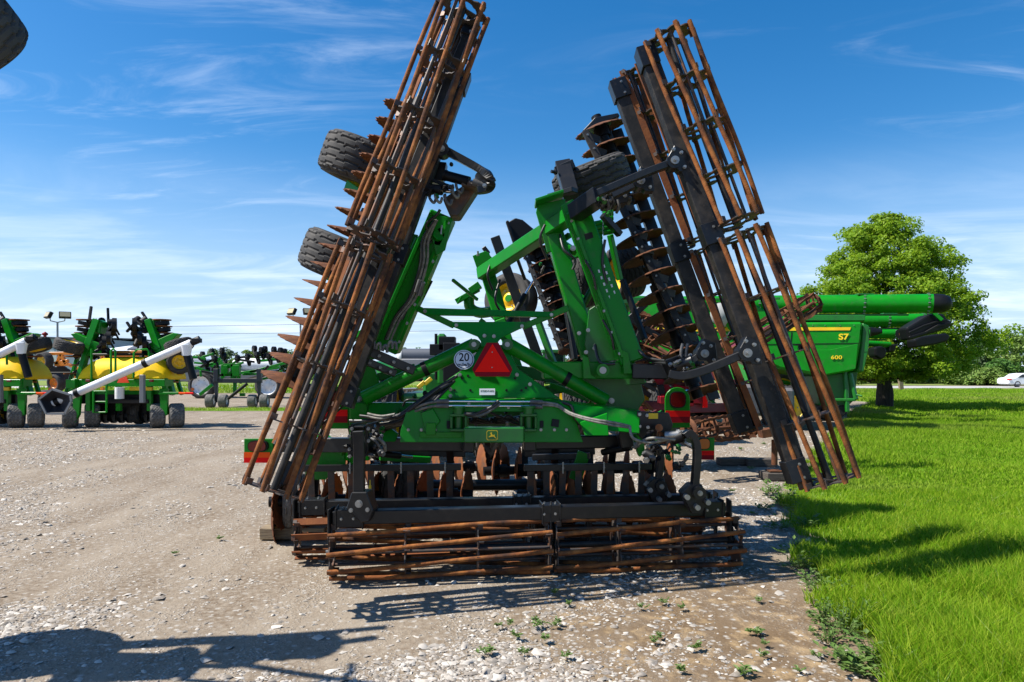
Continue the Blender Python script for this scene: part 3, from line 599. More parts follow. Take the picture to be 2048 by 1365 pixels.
# deer badge
bc=PL([(984.5,871)],5.485,.06)[0]; sc=5.5/F
def bp(x,y,o=0): return bc+xv*(x*sc)+V((0,0,y*sc))-yv*o
def rr(hw,hh,r,n=5):
    out=[]
    for sx,sy,a in ((1,1,0),(-1,1,90),(-1,-1,180),(1,-1,270)):
        for i in range(n+1):
            t=math.radians(a+90*i/n); out.append((sx*(hw-r)+r*math.cos(t),sy*(hh-r)+r*math.sin(t)))
    return out
mb=MB(); mb.prism([bp(x,y) for x,y in rr(11.2,9.8,4)],-yv*.003); o=part('badge',mb,[YEL],0)
mb=MB(); mb.prism([bp(x,y,.003) for x,y in rr(10.2,8.8,3.6)],-yv*.0015); o2=mb.build('badge_field',[GREEN2],o)
deer=[(-7,-2.6),(-5.4,-1.4),(-3.2,-.6),(-2.6,1.6),(-3,3.2),(-4.6,3.0),(-4.4,4.0),(-2.4,4.8),(-3.6,6.4),(-2.8,6.2),(-1.6,5.0),(-1.2,6.8),(-.5,6.4),(-.9,4.6),(-.5,3.2),(.2,1.2),(2.6,.4),(4.2,1.2),(4.6,2.2),(4.9,.6),(4.6,-1.2),(6.0,-3.4),(8.6,-6.2),(8.0,-6.6),(5.0,-4.4),(3.2,-2.8),(.6,-2.4),(-1.6,-2.8),(-3.6,-3.2),(-5.4,-3.6),(-6.2,-4.6),(-6.6,-4.2),(-5.8,-2.8)]
mb=MB(); mb.prism([bp(x,y,.0045) for x,y in deer],-yv*.0015); mb.build('leaping_deer',[YEL],o)
# name plate
q=PL([(974.5,784)],5.945,LEAN)[0]; upn=V((0,LEAN,1)).normalized()
mb=MB(); hw=15.5*5.9/F; hh=6.6*5.9/F; mb.prism([q+xv*a*hw+upn*b*hh-yv*.002 for a,b in ((-1,-1),(1,-1),(1,1),(-1,1))],-yv*.003); pl=part('name_plate',mb,[SIGNW],0)
text_mesh('KOEVNIO',.021,q+upn*.006-yv*.006,xv,upn,'plate_lettering',mat('ink_green',(.05,.09,.01),.5),pl,sx=1.25)
# SMV triangle and speed sign
s0=PL([(984.5,720)],5.66,.28)[0]; k=5.66/F; upn=V((0,.28,1)).normalized()
def sp_(x,y,o=0): return s0+xv*((x-984.5)*k)+upn*((720-y)*k)-yv*o
mb=MB(); mb.prism([sp_(*p) for p in ((973,684),(997,684),(1025,740),(1019,755),(952,755),(945,740))],-yv*.006); tri=part('warning_triangle',mb,[DRED],.002)
mb=MB(); mb.prism([sp_(*p,.006) for p in ((985,686.5),(1020,745.5),(950,745.5))],-yv*.002); mb.build('triangle_centre',[mat('fluorescent_red',(1,.012,.006),.7,spec=.1)],tri)
mb=MB(); mb.bolt(sp_(984.5,704,.008),-yv,.006,.006); mb.bolt(sp_(984.5,736,.008),-yv,.006,.006); mb.build('screw',[ZINC],tri)
s1=PL([(928,720)],5.76,.12)[0]
def rnd(r,o,h,m,name,par): 
    mb=MB(); nq=xv.cross(upn).normalized(); mb.tube(s1+nq*o,s1+nq*(o+h),r,n=40,smooth=False); return mb.build(name,[m],par)
sg=rnd(20.5*k,0,.004,SIGNW,'speed_sign',M); rnd(18.6*k,.004,.0012,PLAST,'sign_ring',sg); rnd(17.2*k,.0052,.0012,SIGNW,'sign_face',sg)
text_mesh('20',24*k,s1+upn*4.2*k+xv.cross(upn)*.0072,xv,upn,'sign_digits',PLAST,sg,.0015,.0012,.9)
text_mesh('mile/h',9.6*k,s1-upn*10.8*k+xv.cross(upn)*.0072,xv,upn,'sign_unit',PLAST,sg,.0015,.0009,1.1)
# SMV bracket and cross bars
mb=MB(); mb.prism(PL([(903,644),(1051,644),(1049,654),(1003,676),(996,684),(996,694),(960,694),(962,684),(955,674),(905,654)],5.9,.25),yv*.02)
for px,py in ((913,651),(1044,653),(969,672),(988,673)): mb.bolt(PL([(px,py)],5.9,.25)[0],-yv,.02,.025,1)
part('sign_bracket',mb,[GREEN,ZINC],.004)
mb=MB(); mb.prism(PL([(847,616),(1107,624),(1107,635),(850,630)],5.98,.25),yv*.08)
for px,py in ((850,623),(1103,630)): mb.bolt(PL([(px,py)],5.98,.25)[0],-yv,.02,.025,1)
part('cross_bar',mb,[GREEN,ZINC],.004)
a=PL([(826,613),(908,652),(1046,654),(1135,617)],6.02,.25)
for i,j in ((0,1),(2,3)):
    mb=MB(); mb.beam(a[i],a[j],.05,.055); part('cross_brace',mb,[GREEN],.006)
# lift cylinders
for a,b in (((728,797),(950,690)),((1016,690),(1212,803))):
    p=P(*a,5.95 if a[0]<900 else 5.98); q=P(*b,5.98 if a[0]<900 else 6.0); mb=MB(); mb.tube(p,q,.064,n=28); cyl=part('lift_cylinder',mb,[GREEN],.006)
    t=.55 if a[0]<900 else .6
    mb=MB(); c=p.lerp(q,t); d=(q-p).normalized(); mb.tube(c-d*.022,c+d*.022,.067,n=28)
    for i in range(9):
        an=2*pi*i/9; 
    mb.build('collar_band',[PLAST],cyl)
    mb=MB(); e=q if a[0]<900 else p; mb.tube(e-yv*.07,e+yv*.06,.048,n=20); mb.tube(e-yv*.078,e-yv*.07,.022,n=18,mat=1); mb.build('cylinder_pin',[GREEN2,ZINC],cyl)
# side frame plates
mb=MB(); mb.prism([P(722,730,6.2),P(745,725,6.2),P(760,770,6.2),P(735,806,6.2),P(700,806,6.2),P(705,775,6.2)],(0,.05,0)); mb.bolt(P(718,799,6.1),(0,-1,0),.035,.03,1); mb.bolt(P(716,778,6.15),(0,-1,0),.014,.02,1); part('hinge_plate',mb,[GREEN,ZINC],.006)
mb=MB(); mb.prism(PL([(735,806),(838,806),(828,835),(735,835)],6.15,.3),yv*.14); part('side_beam',mb,[GREEN],.008)
mb=MB(); mb.prism(PL([(712,838),(760,842),(796,868),(790,884),(712,884)],6.2,.3),yv*.04); part('side_gusset',mb,[GREEN],.006)
mb=MB(); mb.prism([P(700,806,5.95),P(735,806,5.95),P(735,846,5.95),P(700,846,5.95)],(0,.2,0)); part('arm_mount',mb,[GREEN],.008)
mb=MB(); mb.prism(PL([(1112,803),(1280,824),(1280,868),(1215,862),(1160,850),(1132,818)],5.8,.4),V((.03,.16,.01))); part('side_beam',mb,[GREEN],.008)
mb=MB(); mb.prism(PL([(1160,845),(1215,826),(1218,872),(1170,872)],5.72,.35),yv*.03); part('side_gusset',mb,[GREEN],.006)
mb=MB(); mb.prism(PL([(1274,823),(1338,826),(1346,850),(1340,876),(1312,858),(1302,866),(1302,884),(1288,884),(1274,868)],5.65,.0),yv*.05)
for px,py in ((1279,829),(1294,831),(1279,853),(1296,855)): mb.bolt(PL([(px,py)],5.65)[0],-yv,.018,.03,1)
part('side_end_plate',mb,[BLACK,ZINC],.005)
mb=MB(); mb.prism(PL([(1297,827),(1316,827),(1316,838),(1297,838)],5.64),-yv*.003); part('warning_decal',mb,[YEL],0)
mb=MB(); mb.tube(P(1318,856,5.65),P(1318,856,5.45),.03,n=14); part('rusty_pin',mb,[RUSTF],.003); mb=MB(); mb.tube(P(1330,872,5.5),P(1380,868,5.45),.035,n=12,mat=1); mb.tube(P(1345,880,5.5),P(1368,872,5.45),.045,n=14,mat=0); part('hydraulic_cylinder',mb,[PLAST,ZINC],.003); mb=MB(); mb.tube(P(1290,905,5.7),P(1308,915,5.65),.04,n=14); part('hydraulic_cylinder',mb,[PLAST],.003)
mb=MB(); mb.prism([P(1275,868,5.75),P(1288,870,5.75),P(1290,905,5.75),P(1280,915,5.75),P(1276,905,5.75)],(0,.1,0)); part('side_gusset',mb,[GREEN],.004)
# --- tail lamps with reflector plates
def lamp(pts,lens,strip_,Y,lm,c1,c2,rad=True):
    mb=MB(); mb.prism(PL(pts,Y),yv*.02); o=part('tail_lamp_bracket',mb,[GREEN],.004)
    x,y,rx,ry=lens; mb=MB(); q=PL([(x,y)],Y-.03)[0]; n=24
    ring=[q+xv*(rx*Y/F*math.copysign(abs(math.cos(t))**.7,math.cos(t)))+V((0,0,ry*Y/F*math.copysign(abs(math.sin(t))**.7,math.sin(t)))) for t in [2*pi*i/n for i in range(n)]]
    mb.prism(ring,yv*.04); mb.build('lamp_housing',[PLAST],o)
    mb=MB(); mb.prism([q+(p-q)*.86-yv*.002 for p in ring],-yv*.012); mb.build('lamp_lens',[lm],o)
    x0,x1,y0,y1=strip_; ym=(y0+y1)/2
    for a,b,m_ in ((y0,ym,c1),(ym,y1,c2)):
        mb=MB(); mb.prism(PL([(x0,a),(x1,a),(x1,b),(x0,b)],Y-.003),-yv*.004); mb.build('reflector_strip',[m_],o)
arc=lambda cx,top,hw,bot:[(cx-hw,bot)]+[(cx-hw*math.cos(pi*i/10),top+hw*.95-hw*.95*math.sin(pi*i/10)) for i in range(11)]+[(cx+hw,bot)]
lamp(arc(664,772,33,858),(658,802,18,22),(632,695,820,846),6.15,LENS,RED,DRED)
lamp(arc(1355,775,25,856),(1356,800,17,17),(1331,1380,822,846),6.3,LENS,RED,DRED)
lamp([(488,878),(546,878),(546,926),(488,926)],(515,893,19,11),(488,540,905,926),6.4,LENS,ORED,RED)
lamp([(1385,876),(1429,876),(1429,920),(1385,920)],(1408,888,13,12),(1386,1428,902,920),6.6,AMBER,RED,DRED)
mb=MB(); mb.beam(P(545,890,6.4),P(715,890,6.3),.12,.13); part('lamp_arm',mb,[BLACK])
mb=MB(); mb.beam(P(1335,862,6.5),P(1392,890,6.7),.08,.1); part('lamp_arm',mb,[BLACK])
# --- gang beams and centre gangs under the frame
mb=MB(); mb.beam(P(738,888,6.0),P(946,890,6.1),.12,.115); mb.beam(P(925,888,5.9),P(946,889,5.92),.2,.13); part('gang_beam',mb,[BLACK],.01)
mb=MB(); mb.beam(P(1046,886,6.1),P(1262,882,6.25),.12,.115); mb.beam(P(1046,886,5.92),P(1070,886,5.93),.2,.13); mb.beam(P(1236,878,6.1),P(1262,874,6.1),.25,.16); part('gang_beam',mb,[BLACK],.01)
for x0,x1,yy in ((605,922,937),(1048,1302,936)):
    a=P(x0,yy,6.15); b=P(x1,yy-3,6.3); mb=MB(); mb.beam(a,b,.05,.06)
    n=8
    for i in range(n):
        c=a.lerp(b,(i+.4)/n); mb.beam(c-V((0,0,.02)),c+V((.04*(1 if x0>1000 else -1)*0,.06,-.40)),.06,.012,(0,1,0),mat=1)
    for q in (.3,.62,.9): c=a.lerp(b,q); mb.bolt(c+V((0,-.03,.0)),(0,-1,0),.012,.03,2); mb.tube(c+V((0,-.032,-.05)),c+V((0,-.032,.05)),.008,mat=2)
    part('scraper_bar',mb,[BLACK,DSTEEL,ZINC],.003)
for (x0,x1,Y0,Y1,z,n,t) in ((560,925,6.55,6.9,.36,9,.35),(1055,1325,6.9,6.6,.36,8,-.35),(640,1000,8.0,7.9,.5,9,-.3),(985,1330,7.6,8.0,.5,9,.3)):
    a=V((X(x0,Y0),Y0,z)); b=V((X(x1,Y1),Y1,z)); gang(a,b,n,.27,(0,-t,0),.05,RUSTF)
    for i in (1,n//2,n-2):
        mb=MB(); c=a.lerp(b,i/(n-1)+.5/n); mb.strip([c+V((0,0,.02)),c+V((0,.05,.25)),c+V((0,-.1,.5)),c+V((0,-.2,.6))],.07,.03,(0,1,0),spl=3)
        part('gang_hanger',mb,[BLACK],.004)
for px,Y in ((800,7.1),(1120,7.2)): 
    wheel('w',V((X(px,Y),Y,.41)),(1,.07,0),.41,.33,M,YEL,tmat=RUBBER,hubmat=GREEN)
mb=MB(); mb.tube(V((X(770,7.15),7.15,.41)),V((X(1150,7.25),7.25,.41)),.06,n=12); part('axle',mb,[BLACK],.01); mb=MB(); mb.beam(V((-.2,7.2,1.15)),V((-.75,10.5,.9)),.25,.25); part('drawbar',mb,[GREEN2],.01)
for a,b,w_,h_,u_ in (((1168,905,6.6),(1150,960,6.6),.12,.05,(0,1,0)),((640,905,6.6),(740,905,6.6),.1,.15,(0,0,1)),((1210,890,6.5),(1285,878,6.4),.1,.12,(0,0,1))): mb=MB(); mb.beam(P(*a),P(*b),w_,h_,u_); part('frame_strut',mb,[GREEN],.006)
mb=MB(); mb.prism([P(610,905,6.4),P(690,900,6.4),P(690,930,6.4),P(650,960,6.4),P(610,960,6.4)],(0,.04,0)); mb.beam(P(712,840,6.25),P(712,960,6.4),.1,.1,(0,1,0)); part('side_gusset',mb,[GREEN],.006)
wheel('w',P(594,990,6.7),(.95,.3,.0),.33,.24,M,YEL,tmat=RUBBERD)
disc(M,P(545,1035,6.55),(1,.15,0),.26)
mb=MB(); mb.box(P(740,985,5.95),(.02,.02,.12)); mb.box(P(740,972,5.95),(.008,.008,.1)); part('grease_tag',mb,[YEL],0)
# --- hoses
def hose(pts,r=.013,m=HOSE,name='hose'):
    mb=MB(); mb.path([P(*p) for p in pts],r,n=7,spl=5); part(name,mb,[m],0)
hose(((700,842,5.85),(730,842,5.8),(790,834,5.75),(825,812,5.7),(860,786,5.75),(915,752,5.8)),.016)
hose(((705,850,5.85),(740,852,5.8),(800,842,5.72),(835,812,5.68),(870,785,5.7),(905,765,5.8)),.016)
hose(((720,832,5.8),(760,836,5.75),(800,833,5.7),(838,806,5.66),(880,775,5.7)),.014)
hose(((735,833,5.75),(760,838,5.72),(780,834,5.72)),.012,HOSEG); hose(((735,828,5.75),(762,833,5.72),(790,829,5.7)),.012,HOSEG)
for dy in (0,9):
    hose(((822,822+dy*.6,5.7),(840,812+dy*.8,5.66),(865,805+dy*.9,5.62),(890,803+dy,5.6)),.012,HOSEG)
    mb=MB(); mb.tube(P(897,803+dy,5.6),P(1064,804+dy,5.7),.009,n=8); part('hydraulic_pipe',mb,[CHROME],0)
    mb=MB(); mb.tube(P(873,803+dy,5.6),P(898,803+dy,5.6),.019,n=10); part('pipe_fitting',mb,[STEEL],0); mb=MB(); mb.tube(P(1060,804+dy,5.7),P(1085,805+dy,5.72),.019,n=10); part('pipe_fitting',mb,[STEEL],0)
    hose(((1085,805+dy*.6,5.7),(1115,810+dy*.4,5.68),(1140,826+dy*.3,5.6),(1180,838+dy*.4,5.5),(1230,846+dy*.6,5.45),(1260,853+dy*.3,5.45)),.011,HOSEG)
hose(((930,828,5.6),(950,830,5.58),(968,822,5.55),(985,814,5.55),(997,803,5.57)),.018,HOSE)
hose(((940,832,5.6),(958,832,5.56),(975,825,5.54),(990,815,5.55),(1000,808,5.57)),.012,STEEL)
hose(((1260,853,5.45),(1262,870,5.4),(1272,880,5.4),(1300,886,5.4),(1340,878,5.35)),.012,HOSEG); hose(((1275,890,5.45),(1295,878,5.4),(1320,877,5.35),(1350,880,5.35)),.012,HOSEG)
hose(((735,868,5.35),(755,876,5.3),(768,888,5.3),(770,902,5.35)),.014,HOSEG); hose(((730,872,5.35),(748,880,5.3),(758,892,5.3),(760,906,5.35)),.012,STEEL)
for o,m_ in ((0,HOSEG),(7,HOSEG),(-5,HOSE)):
    hose(((872+o*.3,440,5.75),(850+o,480,5.8),(848+o,520,5.82),(838+o,560,5.85),(822+o,600,5.88),(795+o,635,5.92),(775+o,680,5.95)),.012,m_)
hose(((862,470,5.8),(852,450,5.75),(872,432,5.7),(880,420,5.7)),.013); hose(((840,560,5.83),(832,585,5.85)),.02,STEEL); hose(((846,566,5.83),(838,592,5.85)),.02,STEEL)
for i,(x,y) in enumerate(((858,388),(870,388),(890,392),(905,378),(912,368))): hose(((x,y,5.6),(x+2,y+10,5.58),(x+10,y+18,5.58),(x+14,y+8,5.6)),.012,HOSEG if i%2 else STEEL)
for o in (0,10):
    for i in range(6):
        q=P(1197+o+i*5.2,540+i*13-o,6.0); q2=P(1199+o+i*5.2,546+i*13-o,6.0); mb=MB(); mb.tube(q,q2,.009,n=8); part('pipe_clip',mb,[SIGNW],0)
hose(((1210,480,6.0),(1205,530,6.0),(1222,590,6.02),(1250,640,6.05),(1262,700,6.05)),.013); hose(((1190,690,6.0),(1200,725,5.9),(1230,728,5.9)),.014)
for i,(x,y) in enumerate(((1205,395),(1215,400),(1225,392),(1235,400))): hose(((x,y,5.7),(x+3,y+14,5.7),(x-2,y+26,5.75)),.013,STEEL if i%2 else HOSE)
mb=MB(); mb.prism([P(1192,392,5.75),P(1225,378,5.75),P(1262,380,5.75),P(1255,405,5.75),P(1210,412,5.75)],(0,.2,0))
for px,py in ((1200,395),(1215,388),(1235,384),(1250,392),(1222,402)): mb.bolt(P(px,py,5.73),(0,-1,0),.02,.03,1)
part('arm_clevis',mb,[BLACK,ZINC],.005)
mb=MB(); mb.prism([P(1332,722,5.6),P(1372,708,5.6),P(1400,716,5.6),P(1385,742,5.6),P(1345,752,5.6)],(0,.2,0)); mb.tube(P(1350,735,5.5),P(1385,722,5.45),.05,n=16)
for px,py in ((1340,730),(1352,745),(1360,714),(1380,712)): mb.bolt(P(px,py,5.55),(0,-1,.3),.02,.03,1)
part('arm_clevis',mb,[BLACK,ZINC],.005)
for x in (1362,1372): hose(((x,720,5.5),(x+1,700,5.5),(x+4,688,5.5)),.014,STEEL)
for i,(x,y) in enumerate(((727,690),(740,690),(752,694),(765,698),(776,690),(784,692))): hose(((x,y+5,5.5),(x+3,y-5,5.5),(x+8,y-6,5.5),(x+9,y+8,5.5)),.012,STEEL if i%2 else HOSEG)

# --- small hydraulic and bolt clutter at the joints
rr_=random.Random(5)
for (x0,x1,y0,y1,Ya,Yb,n) in ((700,772,852,912,5.28,5.5,20),(1268,1372,862,925,5.4,5.7,24),(855,915,372,402,5.55,5.75,12),(1196,1262,382,424,5.55,5.9,16),(1336,1400,712,754,5.35,5.6,14),(925,1046,826,856,6.0,6.4,14),(1075,1135,470,600,6.9,7.4,12),(740,860,790,840,5.9,6.3,12)):
    for i in range(n):
        c=P(rr_.uniform(x0,x1),rr_.uniform(y0,y1),rr_.uniform(Ya,Yb)); d=V((rr_.uniform(-1,1),rr_.uniform(-1,.3),rr_.uniform(-1,1))).normalized(); L_=rr_.uniform(.03,.09); mb=MB(); r_=rr_.uniform(.01,.02)
        mb.tube(c,c+d*L_,r_,n=8); mb.tube(c+d*L_*.4,c+d*L_*.6,r_*1.5,n=6,smooth=False); part('hose_fitting' if i%2 else 'coupling',mb,[(STEEL,PLAST,ZINC,PLAST,GREEN2)[i%5]],0)
for k in range(9):
    y=786+k*6; hose(((735+k*4,848+k*2,5.9),(775,846+k*1.5,5.8+.02*k),(822,826+k*2,5.72),(852+k,800+k*1.5,5.70),(885+k*3,778-k*2,5.85)),.011+.002*(k%3),HOSE if k%3 else HOSEG)
for pts in (((1010,700,6.2),(1040,770,6.1),(1085,800,6.0),(1110,812,5.85)),((1000,720,6.3),(1030,790,6.2),(1070,812,6.1)),((1120,806,5.75),(1142,812,5.7),(1150,838,5.7),(1165,850,5.75)),((1278,700,6.0),(1300,722,5.9),(1340,728,5.6)),((1268,690,6.0),(1292,715,5.9),(1330,722,5.7)),((985,520,7.3),(975,550,7.2),(985,580,7.3)),((1000,560,7.3),(990,600,7.2),(1005,630,7.3)),((1120,470,6.4),(1128,500,6.3),(1150,520,6.3),(1145,540,6.3)),((1090,450,6.3),(1080,480,6.3),(1095,520,6.4))): hose(pts,.013)
for a,b,w_ in (((1100,470,6.9),(1150,505,6.7),.07),((1128,520,7.0),(1185,498,6.9),.06),((1090,505,6.8),(1140,470,6.6),.05),((1120,560,7.0),(1170,600,6.9),.05),((700,640,6.5),(770,600,6.3),.06),((690,690,6.5),(760,640,6.3),.05)):
    mb=MB(); mb.beam(P(*a),P(*b),w_,w_); part('boom_link',mb,[GREEN],.006)
for a,b,w_ in (((1020,740,7.0),(1200,770,6.9),.12),((1050,790,6.9),(1130,775,6.8),.1),((860,840,6.4),(925,842,6.4),.08),((770,900,6.8),(930,905,6.9),.09),((1050,905,6.9),(1190,900,6.8),.09),((760,850,6.7),(700,920,6.6),.1)):
    mb=MB(); mb.beam(P(*a),P(*b),w_,w_); part('frame_link',mb,[BLACK if w_<.1 else GREEN2],.006)

for a,b,w_,m_ in (((905,560,6.6),(955,600,6.9),.03,GREEN),((1012,520,7.3),(1075,470,7.2),.035,GREEN),((1030,505,7.2),(1050,560,7.4),.03,BLACK),((960,640,7.2),(1035,700,7.2),.05,GREEN),((1075,640,7.0),(1110,735,6.9),.06,GREEN2),((1130,600,6.9),(1150,720,6.7),.05,BLACK),((1120,450,6.7),(1130,620,6.9),.04,BLACK),((800,530,6.4),(760,640,6.5),.05,GREEN2),((830,470,6.4),(815,540,6.4),.07,GREEN),((1220,470,6.6),(1240,560,6.7),.05,GREEN),((1205,430,6.5),(1240,470,6.6),.06,BLACK),((1245,560,6.8),(1290,680,6.6),.05,BLACK),((690,760,6.4),(705,840,6.4),.08,GREEN2),((735,760,6.3),(830,735,6.4),.07,GREEN),((1180,770,6.4),(1290,760,6.3),.07,GREEN2),((1100,770,6.5),(1180,800,6.4),.05,GREEN),((760,915,6.5),(860,920,6.7),.06,GREEN),((1065,915,6.7),(1180,912,6.6),.06,BLACK),((640,870,6.5),(690,905,6.4),.07,GREEN)):
    mb=MB(); mb.beam(P(*a),P(*b),w_,w_); part('frame_strut',mb,[m_],.005)
for a,b,r_ in (((1010,660,7.1),(1050,590,7.3),.03),((1150,640,6.6),(1195,560,6.6),.035),((860,560,6.1),(815,650,6.15),.03),((735,905,5.9),(800,912,6.1),.03),((1205,905,6.2),(1262,895,6.0),.03)):
    mb=MB(); p=P(*a); q=P(*b); mb.tube(p,q,r_,n=14); mb.tube(q,q+(q-p)*.4,r_*.45,n=10,mat=1); part('hydraulic_cylinder',mb,[GREEN2 if r_>.03 else PLAST,CHROME],.003)
rr_=random.Random(11)
for k in range(12):
    x=rr_.uniform(760,1150); y=rr_.uniform(800,850); hose(((x,y,5.9),(x+rr_.uniform(10,40),y+rr_.uniform(-14,8),5.85),(x+rr_.uniform(45,80),y+rr_.uniform(-8,16),5.95),(x+rr_.uniform(80,110),y+rr_.uniform(-4,20),6.1)),.010,HOSE)
for k in range(7):
    x=840-k*1.5; hose(((x+40+k*3,430+k*6,5.86),(x+14,470+k*5,5.84),(x+6,540,5.86),(x-14,600,5.9),(x-45,660,5.95)),.007,HOSEG if k%2 else HOSE)

for pts in (((848,842),(863,840),(866,856),(850,857)),((1104,838),(1119,840),(1117,855),(1102,853)),((893,842),(900,842),(900,858),(893,858)),((1080,842),(1087,842),(1087,856),(1080,856))):
    mb=MB(); mb.prism(PL(pts,5.745,.1),yv*.01); part('opening_shade',mb,[PLAST],.002)  # plate stays solid; shade inside the cutouts is painted as black patches
for t in (.06,.2,.34,.5,.66,.82,.94):
    c=P(774,700,5.94).lerp(P(887,431,5.84),t); mb=MB(); mb.bolt(c+V((.075,0,0)),(0,-1,0),.018,.02); part('boom_bolt',mb,[ZINC],0)
    c=P(1262,726,5.94).lerp(P(1153,425,6.04),t); mb=MB(); mb.bolt(c+V((-.07,0,0)),(0,-1,0),.018,.02); part('boom_bolt',mb,[ZINC],0)
mb=MB(); mb.beam(P(786,700,5.93),P(895,441,5.83),.02,.03); part('boom_rib',mb,[GREEN],.003)
mb=MB(); mb.beam(P(1246,715,5.93),P(1142,432,6.03),.02,.03); part('boom_rib',mb,[GREEN],.003)
mb=MB(); mb.prism([P(868,462,5.83),P(884,452,5.83),P(890,470,5.83),P(880,492,5.83),P(868,490,5.83)],(0,.008,0)); part('slot_shade',mb,[PLAST],.004)  # black patch painted for the shade inside the slot hole
mb=MB(); mb.prism([P(1168,468,6.03),P(1184,464,6.03),P(1190,480,6.03),P(1184,494,6.03),P(1172,490,6.03)],(0,.008,0)); part('slot_shade',mb,[PLAST],.004)  # same painted slot shade on the right boom
for a,b in (((1170,520),(1192,580)),((1205,640),(1228,700)),((850,560),(826,620))): hose(((a[0],a[1],5.95),((a[0]+b[0])/2+5,(a[1]+b[1])/2,5.93),(b[0],b[1],5.95)),.011,HOSE)
# ------------------------------------------------------------------ background machines
def planter(dx, first=True):
    Y0=19.6
    def q(px,py,dy=0):
        Y=Y0+dy; return V(((px+dx-1024)/F*Y, Y, CH+(HZ-py)/F*Y))
    s=Y0/F
    lab='green folded seed planter with yellow seed tank and long white auger slanting across it' if first else 'green folded seed planter with yellow tank cut off by the left edge of the photo'
    T=thing('seed_planter',(q(240,745).x,Y0+.6,0),lab,'farm implement','folded seed planters on the gravel lot')
    def pt(name,mb,m,bev=.01,parent=None): return mb.build(name,m,parent or T,bev)
    for px,dy in ((132,.2),(168,.4),(308,.2),(343,.3)):
        wheel('w',V((q(px,0).x,Y0+dy,.35)),(.86,.5,0),.35,.36,T,YEL,tread='diamond',tmat=RUBBERD,n=40)
    prof=[(151,760),(152,748),(158,733),(171,720),(190,713),(290,712),(308,719),(322,734),(330,750),(331,760)]
    mb=MB(); cx_=q(240,757); base=[q(a,b) for a,b in prof]; rings=[]
    for dy_,zs,xs in ((0,.04,.93),(.03,.35,.96),(.12,.66,.985),(.28,.88,1),(.5,.97,1),(.8,1,1),(1.3,.9,.98)): rings+=[V((cx_.x+(p.x-cx_.x)*xs,p.y+dy_,cx_.z+(p.z-cx_.z)*zs)) for p in base]
    m_=len(base); mb.add(rings,[(j*m_+i,j*m_+(i+1)%m_,(j+1)*m_+(i+1)%m_,(j+1)*m_+i) for j in range(6) for i in range(m_)],0,True); mb.add(rings[:m_],[tuple(range(m_))[::-1]]); pt('seed_tank',mb,[YELT],0)
    for a in (205,240,275):
        mb=MB(); mb.beam(q(a,756,-.0),q(a,733,.12),.2,.05,(0,1,0),w2=.05)
        pt('tank_ridge',mb,[YELT],.02)
    mb=MB(); mb.beam(q(190,710,.6),q(295,709,.6),.5,.06); pt('tank_lid',mb,[PLAST],.02)
    mb=MB(); mb.beam(q(185,706,.9),q(296,705,.9),.1,.1); pt('orange_rail',mb,[ORANGE])
    mb=MB(); mb.beam(q(145,766,.2),q(338,766,.2),.5,.2); mb.beam(q(150,785,.3),q(335,785,.3),.15,.12)
    for a in (152,178,238,300,330): mb.beam(q(a,757,.1),q(a,822,.1),.13,.13,(0,1,0))
    mb.prism([q(136,778),q(162,776),q(158,830),q(150,845),q(143,845),q(146,810)],(0,.1,0)); mb.prism([q(318,778),q(335,778),q(334,830),q(322,835)],(0,.1,0)); mb.box(q(147,768,-.1),(.26,.3,.25)); pt('frame',mb,[GREEN])
    mb=MB(); mb.beam(q(168,797,.5),q(328,797,.5),.5,.3); mb.beam(q(180,812,.9),q(300,812,.9),.4,.5); mb.beam(q(205,803,.1),q(300,803,.1),.2,.12); pt('toolbar',mb,[PLAST])
    mb=MB(); mb.beam(q(255,770,.05),q(311,770,.05),.08,.08); mb.beam(q(260,778,.05),q(305,778,.05),.08,.1); mb.beam(q(166,772,.0),q(215,772,.0),.1,.1); pt('yellow_panel',mb,[YEL])
    for i,a in enumerate(range(196,310,16)):
        mb=MB(); mb.tube(q(a-3,832,.9),q(a+3,832,.9),.22,n=18); mb.beam(q(a,800,.9),q(a,832,1.0),.06,.1); mb.beam(q(a+3,815,.6),q(a+4,842,.8),.05,.05); pt('row_unit',mb,[PLAST],.01)
    wheel('w',V((q(248,0).x,Y0+.8,.4)),(1,0,0),.35,.2,T,YEL,tread='diamond',n=30)
    mb=MB()
    for a in (187,213): mb.beam(q(a,768,-.2),q(a,826,-.25),.05,.05,(0,1,0))
    for b in (783,804,825): mb.beam(q(187,b,-.22),q(213,b,-.22),.05,.04)
    pt('ladder',mb,[GREEN])
    for pts in (((183,766),(183,698)),((222,752),(222,702),(226,698),(231,702),(231,755)),((267,757),(268,706),(274,700),(294,699),(298,704),(299,730))):
        mb=MB(); mb.path([q(a,b,-.05) for a,b in pts],.03,n=8); pt('handrail',mb,[GREEN],0)
    mb=MB(); mb.prism([q(240,752,-.25),q(252,752,-.25),q(258,766,-.25),q(234,766,-.25)],(0,.02,0)); pt('warning_triangle',mb,[mat('fluorescent_orange_red',(.85,.06,.01),.4)],0)
    mb=MB(); mb.tube(q(239,775,-.2),q(239,798,-.2),.12,n=14); pt('white_canister',mb,[WHITE])
    for a in (176,303): 
        mb=MB(); mb.box(q(a,762,-.15),(.13,.04,.07)); pt('tail_light',mb,[LENS])
    mb=MB(); mb.beam(q(318,787,-.1),q(358,787,-.1),.06,.07); pt('marker_bar',mb,[GREEN])
    mb=MB(); mb.beam(q(356,787,-.1),q(372,787,-.1),.05,.06); pt('reflector_strip',mb,[ORED])
    mb=MB(); mb.beam(q(372,787,-.1),q(387,787,-.1),.05,.06); pt('reflector_strip',mb,[RED])
    mb=MB(); mb.tube(q(385,779,-.1),q(385,779,-.0),.05,n=14); pt('marker_lamp',mb,[AMBER],0)
    # folded wings
    rk=random.Random(9)
